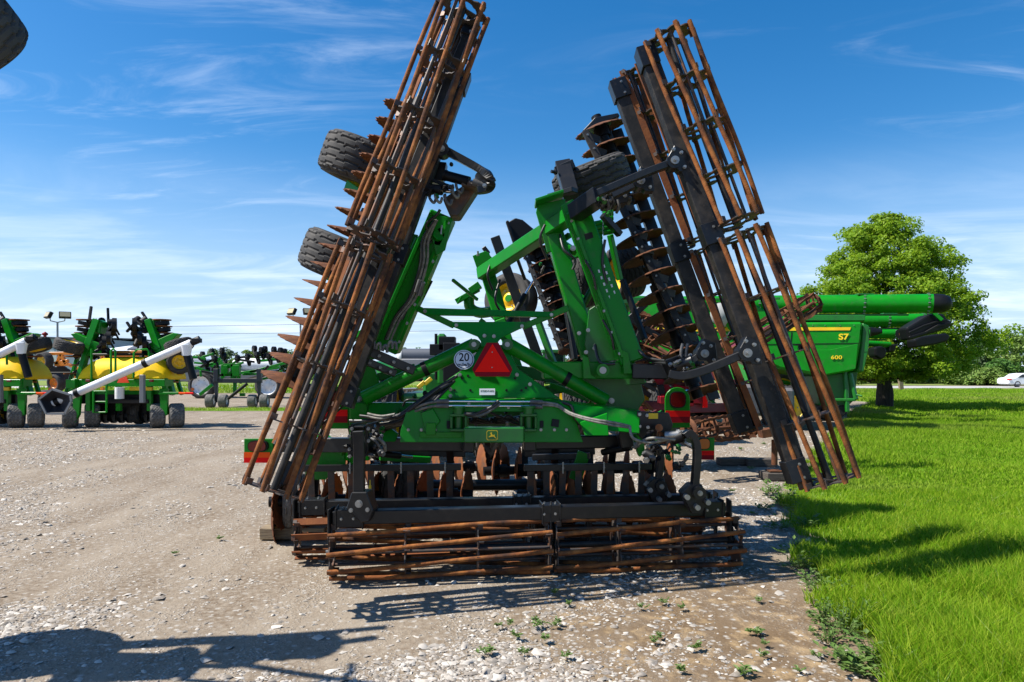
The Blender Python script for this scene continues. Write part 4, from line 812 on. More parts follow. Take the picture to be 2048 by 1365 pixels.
    for sx in (1,-1):
        c=lambda x,y,dy=0: q(240+sx*(x-240)*1.0+(16 if sx<0 else 0),y,dy)
        mb=MB(); mb.beam(c(150,790,.5),c(176,695,.7),.14,.2,(0,1,0)); mb.beam(c(176,700,.7),c(197,640,.8),.2,.28,(0,1,0)); mb.prism([c(140,668,.6),c(150,666,.6),c(205,690,.6),c(208,712,.6),c(165,712,.6),c(160,690,.6)],(0,.3,0)); mb.prism([c(189,639,.7),c(202,644,.7),c(200,668,.7),c(186,662,.7)],(0,.4,0)); mb.beam(c(160,700,1.2),c(132,790,1.0),.1,.12,(0,1,0)); pt('wing_frame',mb,[GREEN],.015)
        wheel('w',c(138,692,.2),(sx*.33,-.02,1),.39,.3,T,YEL,tread='diamond',tmat=RUBBER,n=40)
        for k in range(5):
            mb=MB(); a=c(172-2*k,648+13*k,.9+.1*k); mb.tube(a-V((0,0,.05)),a+V((0.02*sx,0,.05)),.22,n=18); mb.beam(a,c(190-2*k,655+13*k,.9),.1,.1); mb.tube(a+V((0,0,.1)),a+V((0,0,.13)),.26,n=18,mat=1); pt('row_unit',mb,[PLAST,RUSTF],.01)
        for k in range(6):
            mb=MB(); a=c(228-5*k+(4 if k%2 else 0),650+9*k,.3+.15*(k%3)); mb.tube(a-V((.05,0,0)),a+V((.05,0.05,0)),.2,n=16); mb.beam(a,c(215-5*k,664+8*k,.5),.08,.08); mb.beam(a,a+V((.1*sx,.1,-.3)),.05,.05); pt('row_unit',mb,[PLAST],.01)
        for k in range(14):
            mb=MB(); a=c(rk.uniform(165,232),rk.uniform(640,735),rk.uniform(.7,1.6)); mb.tube(a,a+V((rk.uniform(-.2,.2),.1,rk.uniform(-.2,.2))),rk.uniform(.08,.2),n=12); mb.beam(a,a+V((rk.uniform(-.4,.4),.1,rk.uniform(-.5,.5))),.07,.07); pt('row_unit',mb,[PLAST],.01)
        for k in range(4):
            mb=MB(); a=c(148+(k%2)*10,715+17*k,.9); mb.tube(a,a+V((0,0,.04)),.27,n=18,mat=1); mb.beam(a,c(168,705+17*k,1.0),.12,.16); pt('row_unit',mb,[PLAST,RUSTF],.01)
    wheel('w',q(360,724,.5),(-.3,1,.1),.36,.26,T,YEL,tread='diamond',n=40) if first else wheel('w',q(112,724,.5),(.3,1,.1),.36,.26,T,YEL,n=40)
    # auger
    if first: a,b,Ya=(107,807),(383,686),-1.0
    else: a,b,Ya=(160,770),(338,682),-.8
    A=q(*a,Ya); B=q(*b,Ya+.4); d=(B-A).normalized()
    mb=MB(); mb.tube(A,B,.108,n=20); o=pt('auger_tube',mb,[WHITE],.01)
    for t in (.03,.17,.66):
        mb=MB(); c=A.lerp(B,t); mb.tube(c-d*.06,c+d*.06,.122,n=20); mb.build('clamp_band',[PLAST],o)
    mb=MB(); mb.tube(B-d*.05,B+d*.25,.1,n=12); mb.box(B+d*.15,(.22,.22,.12)); pt('auger_motor',mb,[PLAST])
    hp=B-d*.15
    mb=MB(); mb.tube(hp,hp-V((0,0,.3)),.16,.11,n=16,mat=1); mb.path([hp-V((0,0,.25)),hp-V((-.1,0,.6)),hp-V((-.2,0,.95))],.1,n=12,spl=4); pt('discharge_hose',mb,[PLAST,WHITE],0)
    if first:
        mb=MB(); rim=[q(x,y,-1.35) for x,y in ((105,779),(78,799),(93,828),(130,828),(143,803),(141,790))]; cc=q(118,806,-.85)
        for i in range(6):
            j=(i+1)%6; n1=(rim[j]-rim[i]).cross(cc-rim[i]).normalized()*.02
            mb.prism([rim[i],rim[j],cc.lerp(rim[j],.25),cc.lerp(rim[i],.25)],n1)
        for i in range(6): mb.beam(rim[i],rim[(i+1)%6],.05,.05,mat=1)
        pt('intake_hopper',mb,[mat('black_rubber_hopper',(.02,.02,.025),.5),GREY],0)
    mb=MB(); mb.beam(q(285,750,-.5),q(285,806,-.5),.12,.12,(0,1,0)); pt('auger_post',mb,[GREY])
    return T
planter(0); planter(-285,False)
# orange implement
def O(px,py,Y): return P(px,py,Y)
T=thing('orange_implement',(P(110,745,27).x,27,0),'orange framed implement with yellow wheel parked behind the seed planters','farm implement')
wheel('w',P(88,722,27),(.25,1,.1),.36,.3,T,YEL,n=40); wheel('w',P(113,766,27),(.3,1,.1),.36,.3,T,ORANGE,n=40); wheel('w',P(92,800,27.5),(.6,1,0),.4,.3,T,ORANGE,n=30)
mb=MB()
for a,b in (((98,708),(142,707)),((110,730),(137,729)),((114,729),(122,709)),((122,709),(133,729)),((110,727),(137,722)),((205,711),(296,711)),((205,711),(142,707)),((205,718),(290,717)),((137,729),(205,760)),((205,711),(205,800)),((150,740),(150,805))): mb.beam(P(*a,27.2),P(*b,27.2),.12,.12)
mb.build('frame',[ORANGE],T,.01)
mb=MB()
for k in range(6): mb.tube(P(100+k*7,745+(k%3)*5,27.8),P(103+k*7,745+(k%3)*5,27.9),.28,n=16)
mb.beam(P(98,752,27.8),P(145,752,27.8),.2,.3); mb.build('disc_gang',[PLAST],T,.01)
# self-propelled sprayer
T=thing('crop_sprayer',(P(470,745,43).x,43,0),'grey and white crop sprayer with big white rimmed wheels at the back of the lot','sprayer')
for px,py in ((405,772),(538,776)): wheel('w',V((P(px,py,42).x,42,.80)),(.05,1,.0),.84,.5,T,WHITE,tread='lug',n=40,rimr=.68)
mb=MB(); mb.prism([P(352,762,42.2),P(352,738,42.2),P(375,728,42.2),P(470,730,42.2),P(470,755,42.2),P(430,762,42.2),P(420,752,42.2),P(390,752,42.2),P(380,765,42.2)],(0,2,0)); mb.prism([P(470,742,42.2),P(562,745,42.2),P(562,760,42.2),P(520,752,42.2),P(470,765,42.2)],(0,2,0)); mb.build('body',[GREY],T,.06)
mb=MB(); mb.prism([P(368,728,42.1),P(380,725,42.1),P(430,728,42.1),P(438,732,42.1),P(368,733,42.1)],(0,2,0)); mb.build('hood',[WHITE],T,.04)
mb=MB(); mb.tube(P(474,730,43),P(548,731,43),.42,n=24); mb.tube(P(468,730,43),P(474,730,43),.3,.42,n=24); mb.tube(P(548,731,43),P(556,731,43),.42,.3,n=24); mb.build('spray_tank',[WHITE],T)
mb=MB(); mb.prism([P(382,718,44),P(408,718,44),P(410,728,44),P(380,728,44)],(0,1,0)); mb.build('cab_box',[LGREY],T,.03)
for k,(a,b) in enumerate((((365,745),(445,722)),((380,738),(450,726)),((500,745),(575,725)),((470,748),(560,735)),((520,722),(570,718)))):
    mb=MB(); mb.beam(P(*a,41),P(*b,41),.15,.15); mb.build('boom_arm',[GREEN],T,.01)
# black toolbar row unit frame on four wheels
T=thing('toolbar_planter',(P(475,745,31).x,31,0),'dark toolbar planter on four small wheels with raised row units in front of the sprayer','farm implement')
for px in (421,447,505,529): wheel('w',V((P(px,0,30.8).x,30.8,.30)),(1,.1,0),.31,.33,T,WHITE,tread='rib',tmat=RUBBERD,n=30,rimr=.5)
mb=MB(); mb.beam(P(427,762,31),P(524,762,31),.15,.2)
for a in (433,519): mb.beam(P(a,738,31),P(a,764,31),.2,.22,(0,1,0)); mb.beam(P(a,764,31),P(a,802,31),.12,.14,(0,1,0))
mb.beam(P(432,803,31),P(442,803,31),.1,.1); mb.beam(P(515,803,31),P(525,803,31),.1,.1); mb.build('toolbar',[NAVY],T,.01)
mb=MB(); mb.tube(P(456,798,30.6),P(494,768,30.6),.07,n=12); mb.build('drive_shaft',[PLAST],T)
mb=MB()
for a,b in (((446,730),(446,758)),((465,728),(465,760)),((446,731),(480,731)),((470,735),(470,790)),((478,735),(478,765)),((400,790),(425,770)),((480,790),(490,790)),((440,750),(480,750))): mb=MB(); mb.beam(P(*a,31.6),P(*b,31.6),.14,.14,(0,1,0)); mb.build('green_frame',[GREEN],T,.01)
for p_,s_ in ((P(473,742,31.4),(.3,.2,.5)),(P(452,740,31.5),(.2,.2,.4))): mb=MB(); mb.box(p_,s_); mb.build('valve_box',[GREEN],T,.01)
rk=random.Random(4)
for k in range(26):
    a=P(rk.uniform(385,575),rk.uniform(712,760),rk.uniform(31.3,33)); mb=MB(); mb.beam(a,a+V((rk.uniform(-1,1),0,rk.uniform(-.5,.6))),.1,.1); mb.build('frame_bar',[GREEN if k%3 else PLAST],T,.01)
for k,(x,y) in enumerate(((402,710),(410,728),(421,704),(427,718),(441,702),(445,712),(472,717),(492,714),(506,698),(511,710),(520,701),(527,699),(535,712),(545,700),(550,708),(558,702),(566,704))):
    mb=MB(); a=P(x,y,31.8+(k%3)*.2); mb.tube(a,a+V((.1,.1,0)),.16,n=14); mb.beam(a,P(x+5,y+16,32),.07,.09,(0,1,0)); mb.tube(a+V((.12,0,-.3)),a+V((.18,.05,-.3)),.14,n=12); mb.build('row_unit',[PLAST],T,.01)
# ------------------------------------------------------------------ combines on the right
def combine(Y,x0,x1,ztop,label,detail):
    def q(px,py,dy=0):
        t=(px-1024)/F; Yp=(Y+dy+.45*(576/F)*Y)/(1+.45*t); return P(px,py,Yp)
    k=20/Y
    T=thing('combine_harvester',(q((x0+x1)/2,0).x,Y+1.6,0),label,'combine harvester','green combine harvesters behind the rollers')
    if detail:
        pan=[(1262,648),(1400,646),(1727,644),(1722,690),(1713,741),(1650,752),(1560,738),(1480,700),(1400,705),(1330,760),(1262,765)]
        mb=MB(); mb.prism([q(*p) for p in pan],(.3,3.2,0)); pl=mb.build('side_panel',[GREEN],T,.06)
        mb=MB(); mb.prism([q(*p,-.012) for p in ((1585,700),(1660,700),(1716,688),(1711,738),(1650,749),(1590,738))],(0,.012,0)); mb.build('panel_crease',[GREEN],pl,.008)
        mb=MB(); mb.prism([q(*p,-.02) for p in ((1262,656),(1702,655),(1700,661),(1262,664))],(0,.02,0)); mb.build('yellow_stripe',[YEL],pl)
        for pts in (((1583,664),(1584.5,664),(1578,742),(1576.5,742)),((1420,664),(1421.5,664),(1421.5,700),(1420,700)),((1440,690),(1726,686),(1726,687),(1440,691))):
            mb=MB(); mb.prism([q(*p,-.016) for p in pts],(0,.012,0)); mb.build('panel_seam',[PLAST],pl)
        mb=MB(); mb.box(q(1596,690,-.03),(.16,.04,.05)); mb.build('latch',[PLAST],pl,.005)
        for px_ in (1601,1625,1650,1680,1708):
            mb=MB(); mb.tube(q(px_,651,-.01),q(px_,651,-.03),.012,n=8); mb.build('panel_bolt',[ZINC],pl)
        tm=mat('yellow_lettering',(.8,.55,.01),.4)
        text_mesh('S7',.215,q(1687,674.5,-.03),q(1700,700)-q(1660,700),(0,0,1),'model_lettering',tm,pl,.01,.006,1.15); text_mesh('600',.14,q(1673,715.5,-.04),q(1700,700)-q(1660,700),(0,0,1),'model_lettering',tm,pl,.01,.0015,1.3)
        mb=MB(); mb.prism([q(*p,.1) for p in ((1725,646),(1740,652),(1738,700),(1728,745),(1715,742),(1722,690))],(0,2.9,0)); mb.build('rear_hood',[GREEN2],T,.03)
        mb=MB(); mb.tube(q(1741,664),q(1741,664)+V((.25,-.1,0)),.13,.05,n=16); mb.build('tail_light',[PLAST],T)
        mb=MB(); mb.prism([q(1640,752,.5),q(1716,742,.5),q(1710,800,.5),q(1690,818,.5),q(1640,810,.5)],(0,2,0)); mb.beam(q(1700,745,.3),q(1712,800,.2),.1,.1); mb.beam(q(1668,800,.2),q(1712,800,.2),.08,.08); mb.beam(q(1690,740,.3),q(1695,825,.2),.1,.1,(0,1,0)); mb.beam(q(1712,790,.1),q(1725,793,.0),.05,.05); mb.build('chopper_frame',[GREEN2],T,.02)
        mb=MB(); mb.prism([q(1672,812,.3),q(1702,810,.3),q(1690,832,.3),q(1668,830,.3)],(0,1.5,0)); mb.build('straw_deflector',[PLAST],T,.02)
        wheel('w',V((q(1590,0).x,Y+.5,.62)),(0,1,0),.62,.5,T,YEL,tread='lug',n=40); wheel('w',V((q(1340,0).x,Y+.4,.95)),(0,1,0),.95,.7,T,YEL,tread='lug',n=40)
        mb=MB(); mb.prism([q(1240,590),q(1500,600),q(1560,640),q(1560,650),q(1240,650)],(0,2.8,0)); mb.build('grain_tank',[GREEN],T,.05)
        mb=MB(); mb.beam(q(1340,600,-.1),q(1560,597,-.1),.1,.06); mb.beam(q(1580,640,1.3),q(1727,640,1.3),1.5,.15); mb.build('tank_rail',[GREEN2],T,.01)
        mb=MB(); mb.tube(q(1430,615,-.3),q(1470,655,-.3),.16,n=16); mb.lathe(q(1445,630,-.35),(.3,-1,.2),[(.33,-.1),(.35,.0),(.25,.15),(.05,.2)],24,mat=1); mb.build('auger_elbow',[GREEN,mat('grey_fitting',(.3,.3,.28),.5)],T)
        ta,tb,r=q(1262,610,1.3),q(1867,607.5,1.3),.255
    else:
        mb=MB(); mb.prism([q(x0,650),q(x1-20,650),q(x1-22,740),q(x1-60,770),q(x0,770)],(.3,3,0)); mb.build('side_panel',[GREEN],T,.06)
        ta,tb,r=(q(x0,645),q(1852,640.5,.6),.205) if Y<24 else (q(x0,668),q(1795,667,.8),.185)
        wheel('w',V((q(x0+60,0).x,Y+.4,.9)),(0,1,0),.9,.7,T,YEL,tread='lug',n=40); wheel('w',V((q(x1-60,0).x,Y+.4,.6)),(0,1,0),.6,.5,T,YEL,tread='lug',n=40)
    d=(tb-ta).normalized(); mb=MB(); mb.tube(ta,tb,r,n=32); mb.tube(ta+d*(ta-tb).length*.62,ta+d*(ta-tb).length*.63,r*1.04,n=32); o=mb.build('unloading_auger',[GREEN],T)
    for t_ in (.3,.47,.8,.985):
        c_=ta+(tb-ta)*t_; mb=MB(); mb.tube(c_-d*.02,c_+d*.02,r*1.05,n=32); mb.build('tube_flange',[GREEN2],o)
        mb=MB()
        for i_ in range(14):
            _,e1_,e2_=frame(d); an=2*pi*i_/14; cc_=c_+(e1_*math.cos(an)+e2_*math.sin(an))*r*1.07; mb.tube(cc_-d*.03,cc_+d*.03,.012,n=6)
        mb.build('flange_bolts',[ZINC],o)
    mb=MB(); L=(tb-ta).length; mb.box(ta+d*L*.8+V((0,0,r)),(.45,.2,.05)); mb.beam(ta+d*L*.5-V((0,0,r+.06)),ta+d*L*.93-V((0,0,r+.05)),.05,.05); mb.build('auger_bracket',[GREEN2],o,.01)
    return T,tb,d,r
T,tb,d,r=combine(18.5,1262,1740,0,'green combine harvester nearest the grass with yellow S7 600 lettering on its side',True)
mb=MB(); mb.lathe(tb,d,[(r*1.01,-.02),(r*1.0,.12),(r*.93,.25),(r*.72,.36),(r*.35,.42),(.01,.43)],28); mb.build('auger_end_cap',[PLAST],T)
T,tb,d,r=combine(22.3,1500,1745,0,'second green combine harvester, its auger ending in a long black ribbed spout','')
mb=MB()
def boot(Y,pts,T,name='auger_spout'):
    mb=MB(); mb.prism([P(*p,Y) for p in pts],(0,.5,0)); o=mb.build(name,[PLAST],T,.06,2); 
    return o
o=boot(20.6,((1813,656),(1854,631),(1872,627),(1888,628),(1894,637),(1906,644),(1901,655),(1881,663),(1819,681)),T)
mb=MB(); mb.strip([P(1818,676,20.55),P(1850,666,20.55),P(1875,652,20.5),P(1900,647,20.5)],.08,.07,(0,1,0)); mb.strip([P(1818,666,20.55),P(1848,652,20.55),P(1870,645,20.5),P(1894,640,20.5)],.06,.06,(0,1,0)); mb.build('spout_rib',[PLAST],o,.015)
mb=MB(); mb.beam(P(1863,622,20.5),P(1884,641,20.4),.12,.1); mb.beam(P(1856,626,20.6),P(1868,623,20.5),.13,.1); mb.build('spout_bracket',[GREEN],T,.01)
mb=MB(); mb.lathe(P(1851,638,21.2),(1,-.2,-.2),[(.22,0),(.22,.2),(.13,.5),(.01,.65)],20); mb.build('auger_end_cap',[PLAST],T)
T,tb,d,r=combine(25.5,1480,1748,0,'farthest green combine harvester with its auger and lower black spout before the tree','')
boot(22.6,((1828,680),(1842,674),(1881,668),(1893,667),(1902,672),(1897,683),(1872,690),(1832,696)),T)
mb=MB(); mb.tube(P(1804,668,23.6),P(1804,668,23.2),.2,n=24); mb.tube(P(1804,668,23.18),P(1804,668,23.1),.09,n=14,mat=1); mb.box(P(1817,668,23.5),(.25,.3,.3)); mb.build('auger_end_gear',[PLAST,RUSTF],T,.02)
mb=MB(); mb.tube(P(1735,687,24),P(1780,690,24),.1,n=14); mb.beam(P(1740,700,24),P(1775,693,24),.04,.04); mb.build('lower_auger',[GREEN],T)
boot(23.6,((1750,695),(1765,692),(1775,700),(1772,715),(1762,720),(1750,712)),T,'small_spout'); boot(23.9,((1778,690),(1796,688),(1790,705),(1778,705)),T,'small_spout')
# ------------------------------------------------------------------ red tillage tool with rolling baskets
T=thing('red_tillage_tool',(P(1390,745,11.5).x,11.8,0),'red tillage implement with rusty rolling baskets parked behind the right wing','farm implement')
def bk(a,b,r,n=9,npl=4):
    d=(b-a).normalized(); _,e1,e2=frame(d); mb=MB(); mb.tube(a,b,.03,n=8)
    for k in range(n):
        t0=2*pi*k/n; pts=[]; ups=[]
        for i in range(17):
            t=i/16; aa=t0+t*1.2; e=(e1*math.cos(aa)+e2*math.sin(aa)); pts.append(a.lerp(b,t)+e*(r-.015*(i%2))); ups.append(e)
        mb.strip(pts,.012,.05,ups)
    for q in range(npl):
        c=a.lerp(b,q/(npl-1)); mb.lathe(c,d,[(r*.5,-.008),(r*.96,-.008),(r*.96,.008),(r*.5,.008)],24); mb.beam(c-e1*r*.9,c+e1*r*.9,.03,.02); mb.beam(c-e2*r*.9,c+e2*r*.9,.03,.02)
    mb.build('rolling_basket',[RUSTD],T)
bk(P(1452,705,10.5),P(1628,606,11.2),.17); bk(P(1262,660,11.5),P(1385,740,10.8),.17); bk(P(1275,640,11.8),P(1330,672,11.4),.17); bk(P(1378,862,10),P(1500,852,10.6),.19); bk(P(1250,870,11),P(1330,862,11.2),.19); bk(P(1240,700,11.6),P(1400,742,11.2),.15)
for a,b in ((P(1376,817,11),P(1462,815,11.2)),(P(1455,705,11),P(1560,650,11.6)),(P(1190,805,11.5),P(1330,812,11.2))):
    mb=MB(); mb.beam(a,b,.15,.14); mb.build('main_beam',[MAROON],T,.01)
for x,y,sx,sy in ((1385,799,.3,.13),(1372,806,.2,.1),(1322,800,.08,.12),(1442,775,.16,.1),(1200,790,.25,.12)):
    mb=MB(); mb.box(P(x,y,11),(sx,.25,sy)); mb.beam(P(x,y,11),P(x+10,y-14,11.3),.08,.08); mb.build('red_bracket',[IRED],T,.01)
for a,b in (((1300,740),(1345,790)),((1345,775),(1425,792)),((1440,680),(1500,730)),((1405,740),(1470,775)),((1462,760),(1465,860))):
    mb=MB(); mb.beam(P(*a,11.3),P(*b,11.2),.1,.12); mb.build('red_arm',[IRED if a[0]<1400 else MAROON],T,.01)
mb=MB(); mb.tube(P(1370,782,10.9),P(1425,795,10.9),.035,n=12); mb.tube(P(1425,795,10.9),P(1440,798,10.9),.018,n=10); mb.build('hydraulic_cylinder',[CHROME],T)
mb=MB(); mb.prism([P(*p,10.8) for p in ((1407,762),(1420,762),(1424,778),(1421,785),(1402,785),(1399,778))],(0,.02,0)); mb.beam(P(1410,785,10.85),P(1410,815,10.9),.07,.05,(0,1,0)); mb.build('warning_triangle',[RED],T)
for a,b in (((1375,828),(1470,828)),((1390,822),(1435,868)),((1440,822),(1480,862)),((1320,770),(1340,860)),((1480,815),(1520,862)),((1240,655),(1292,608)),((1262,640),(1340,690)),((1290,640),(1270,690)),((1380,735),(1330,760)),((1430,822),(1395,868))):
    mb=MB(); mb.beam(P(*a,11.2),P(*b,11.2),.1,.1); mb.build('black_frame_bar',[PLAST],T,.01)
mb=MB(); mb.box(P(1505,800,11),(.4,.4,.5)); mb.box(P(1560,812,11.3),(.35,.4,.6)); mb.build('grey_cover',[mat('grey_tarp',(.12,.115,.12),.8,bump=.5,bscale=10)],T,.05)
for x,y in ((1518,790),(1530,810),(1578,830)):
    mb=MB(); mb.box(P(x,y,10.9),(.12,.1,.22)); mb.build('yellow_bracket',[YEL],T,.01)
mb=MB(); mb.tube(P(1549,930,10.2),P(1549,880,10.2),.045,n=12); mb.beam(P(1520,868,10.2),P(1556,862,10.2),.2,.12); mb.box(V((P(1549,0,10.2).x,10.2,.13)),(.2,.2,.015)); mb.build('parking_jack',[RUSTD],T)
mb=MB(); mb.beam(V((P(1340,0,11.3).x,11.3,.1)),P(1340,815,11.3),.1,.1,(0,1,0)); mb.box(V((P(1340,0,11.3).x,11.3,.055)),(.3,.3,.1)); mb.build('support_leg',[PLAST],T)
wheel('w',P(1203,650,11.2),(-.75,-.6,.15),.3,.22,T,CREAM,n=40,tread='rib')
mb=MB(); mb.beam(P(1203,650,11.4),P(1260,720,11.4),.1,.1); mb.build('wheel_strut',[PLAST],T,.01)
rk=random.Random(6)
for k in range(46):
    a=P(rk.uniform(1245,1500),rk.uniform(650,850),rk.uniform(10.9,12.6)); mb=MB(); L_=rk.uniform(.2,.7); an=rk.uniform(-.9,.9); mb.beam(a,a+V((math.cos(an)*L_,rk.uniform(-.1,.2),math.sin(an)*L_*.8)),rk.uniform(.03,.08),rk.uniform(.03,.09)); mb.build('frame_bar',[(PLAST,RUSTD,PLAST,MAROON,RUSTD,GREEN2)[k%6]],T,.006)
for k in range(9): disc(T,P(1255+k*17,700+k*9,11.9),(.8,-.4,-.3),.24,m=RUSTD)
for k in range(8): disc(T,P(1250+k*22,845+k*2,11.6),(1,-.3,0),.24,m=RUSTD)
# tractors
def tractor(cx,Y,label,wheels,cab,col=GREEN2,zc=3.0,low=False):
    T=thing('tractor',(P(cx,0,Y).x,Y+1,0),label,'tractor','green tractors behind the cultivator')
    x=P(cx,0,Y).x
    for sx in (-1,1): wheel('w',V((x+sx*.95,Y,.83)),(1,0.05,0),.85,.5,T,YEL,tread='lug',n=40); wheel('w',V((x+sx*.9,Y+2.6,.6)),(1,.05,0),.6,.38,T,YEL,tread='lug',n=36)
    mb=MB()
    for sx in (-1,1) if not low else ():
        for dy in (-.3,1.1): mb.beam(V((x+sx*.68,Y+dy,1.25)),V((x+sx*.6,Y+dy*.9,zc-.2)),.09,.09,(0,1,0))
    (mb.box(V((x,Y+.4,zc-.12)),(1.5,1.8,.2)) if not low else mb.beam(P(884,770,Y),P(884,668,Y),.16,.16,(0,1,0))); mb.build('cab_frame',[col],T,.04)
    if not low: mb=MB(); mb.box(V((x,Y+.4,2.05)),(1.16,1.28,1.5)); mb.build('cab_glass',[GLASS],T,.03)
    else:
        mb=MB(); mb.tube(P(872,668,Y),P(872,760,Y),.03,n=8); mb.box(P(895,688,Y),(.3,.3,.25)); mb.box(P(880,700,Y),(.35,.3,.2)); mb.box(P(905,725,Y),(.3,.5,.7)); mb.build('front_post',[PLAST],T,.01)
        for p_ in ((855,765),(842,772)): mb=MB(); mb.beam(P(p_[0]-6,p_[1]+4,Y),P(p_[0]+8,p_[1]-8,Y),.05,.08); mb.build('yellow_hook',[YEL],T,.01)
    mb=MB(); mb.box(V((x,Y+2.1,1.25)),(.8,2.0,.75)); mb.box(V((x,Y+.5,1.05)),(1.2,1.8,.35)); mb.build('hood',[col],T,.06)
    for sx in (-1,1):
        mb=MB(); mb.strip([V((x+sx*.98,Y-.7,1.5)),V((x+sx*.98,Y-.3,1.75)),V((x+sx*.98,Y+.4,1.75)),V((x+sx*.98,Y+.8,1.5))],.55,.05,(0,0,1),spl=4); mb.build('fender',[col],T,.01)
    mb=MB(); mb.tube(V((x+.5,Y+1.2,1.6)),V((x+.5,Y+1.2,zc+.1)),.05,n=12); (mb.build('exhaust',[PLAST],T,.01) if not low else None)
    return T
tractor(873,12.6,'green tractor with chevron tyres seen under the left lift cylinder',None,None,low=True)
tractor(1226,15.5,'dark green tractor cab seen between the two right wing booms',None,None,GREEN2,3.3)
tractor(1108,42,'small distant green tractor seen beyond the front disc gang',None,None)
# grain trailer and guard rail
T=thing('grain_trailer',(P(860,745,31).x,31,0),'grey covered grain trailer with dark roof behind the left lift cylinder','trailer')
mb=MB(); mb.prism([P(802,718,31),P(960,718,31),P(950,752,31),P(812,752,31)],(0,2.4,0)); mb.build('hopper',[mat('grey_trailer',(.22,.22,.23),.6,col2=(.16,.16,.17),scale=2)],T,.04)
mb=MB(); mb.tube(P(803,712,32.2),P(960,712,32.2),.34,n=24); mb.build('roll_tarp',[DGREY],T)
mb=MB(); mb.lathe(P(803,712,32.2),(-1,0,0),[(.36,-.05),(.36,.02),(.28,.16),(.02,.22)],20); mb.build('tarp_end',[WHITE],T)
mb=MB(); mb.beam(P(812,758,31.5),P(955,758,31.5),.2,.25)
mb.build('chassis',[PLAST],T)
for px in (905,935): wheel('w',V((P(px,0,31).x,31,.5)),(0,1,0),.5,.3,T,WHITE,n=30)
T=thing('guard_rail',(P(818,745,37).x,37,0),'low wooden guard rail on short posts beyond the tractor','fence')
mb=MB(); mb.beam(P(792,782,37),P(900,783,37),.06,.28); mb.build('rail',[WOOD],T)
mb=MB(); mb.beam(P(803,778,37.05),P(833,777,37.05),.3,.05); mb.build('rail_cap',[LGREY],T)
for px in (803,850,890):
    mb=MB(); p=P(px,782,37.08); mb.beam(V((p.x,p.y,0)),p,.14,.14,(0,1,0)); mb.build('post',[WOOD],T)
# off-frame implement, tyre in the corner; unseen parts shaped to cast foreground shadows
T=thing('folded_implement',(-4.2,4.4,0),'dark folded implement with raised black tyre at the upper left corner of the photo','farm implement')
wheel('w',P(-88,74,2.9),(-.2,-.8,.6),.255,.21,T,YEL,n=72,tmat=RUBBER); wheel('w',V((-3.85,3.72,1.5)),(-.3,.3,1),.36,.24,T,YEL)
mb=MB(); mb.beam(V((-4.3,3.72,0)),V((-4.15,3.72,3.4)),.12,.12,(0,1,0)); mb.build('mast',[BLACK],T,.01)
for a_,b_,w_ in (((-4.15,3.72,3.1),(-3.25,3.92,3.25),.07),((-4.2,3.67,2.0),(-3.3,3.52,2.7),.06),((-4.2,3.62,1.2),(-3.5,3.42,2.1),.06),((-4.15,3.42,3.3),(-2.3,2.95,3.02),.05),((-3.9,3.66,1.6),(-3.5,3.42,2.6),.05),((-3.75,3.42,1.75),(-3.2,3.77,3.15),.07)):
    mb=MB(); mb.beam(V(a_),V(b_),w_,w_); mb.build('wing_arm',[BLACK],T,.01)
for pts,t_ in ((((-3.75,3.32,1.75),(-3.5,3.32,1.85),(-3.42,3.32,2.3),(-3.62,3.32,2.25),(-3.7,3.32,2.1)),.3),(((-3.55,3.52,2.35),(-3.3,3.52,2.4),(-3.2,3.52,2.75),(-3.3,3.52,2.95),(-3.5,3.52,2.8)),.35)):
    mb=MB(); mb.prism([V(p_) for p_ in pts],(0,t_,0)); mb.build('shadow_plate',[GREEN2],T,.01)  # unseen plates added for the shadows they throw on the gravel
mb=MB(); mb.path([V((-3.4,3.32,2.2)),V((-3.1,3.22,2.5)),V((-3.0,3.27,2.8)),V((-3.15,3.42,3.0))],.02,n=6,spl=5); mb.build('hose',[HOSE],T)
for i in range(4): disc(T,V((-3.75,3.47,1.9)).lerp(V((-3.4,3.67,2.95)),i/3),(.35,-.05,1),.2)
# wood blocks
def block(c,s,rz,label,m,seed):
    mb=MB(); mb.box(c,s,Matrix.Rotation(rz,3,'Z')); o=mb.build('wood_block',[m],None,.008); tag(o,label,'wood block'); return o
block((P(590,0,6.62).x,6.62,.055),(.62,.2,.11),.02,'pale weathered timber under the lower left gauge wheel',WOOD,1)
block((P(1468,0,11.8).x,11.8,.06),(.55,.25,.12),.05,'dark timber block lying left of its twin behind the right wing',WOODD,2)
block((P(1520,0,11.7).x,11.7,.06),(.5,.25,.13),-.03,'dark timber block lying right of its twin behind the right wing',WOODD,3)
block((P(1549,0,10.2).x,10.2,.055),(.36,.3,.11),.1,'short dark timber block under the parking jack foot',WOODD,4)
block((P(1340,0,11.3).x-1.0,11.3,.05),(.4,.3,.1),.1,'short timber block in the shade below the red implement',WOODD,5)
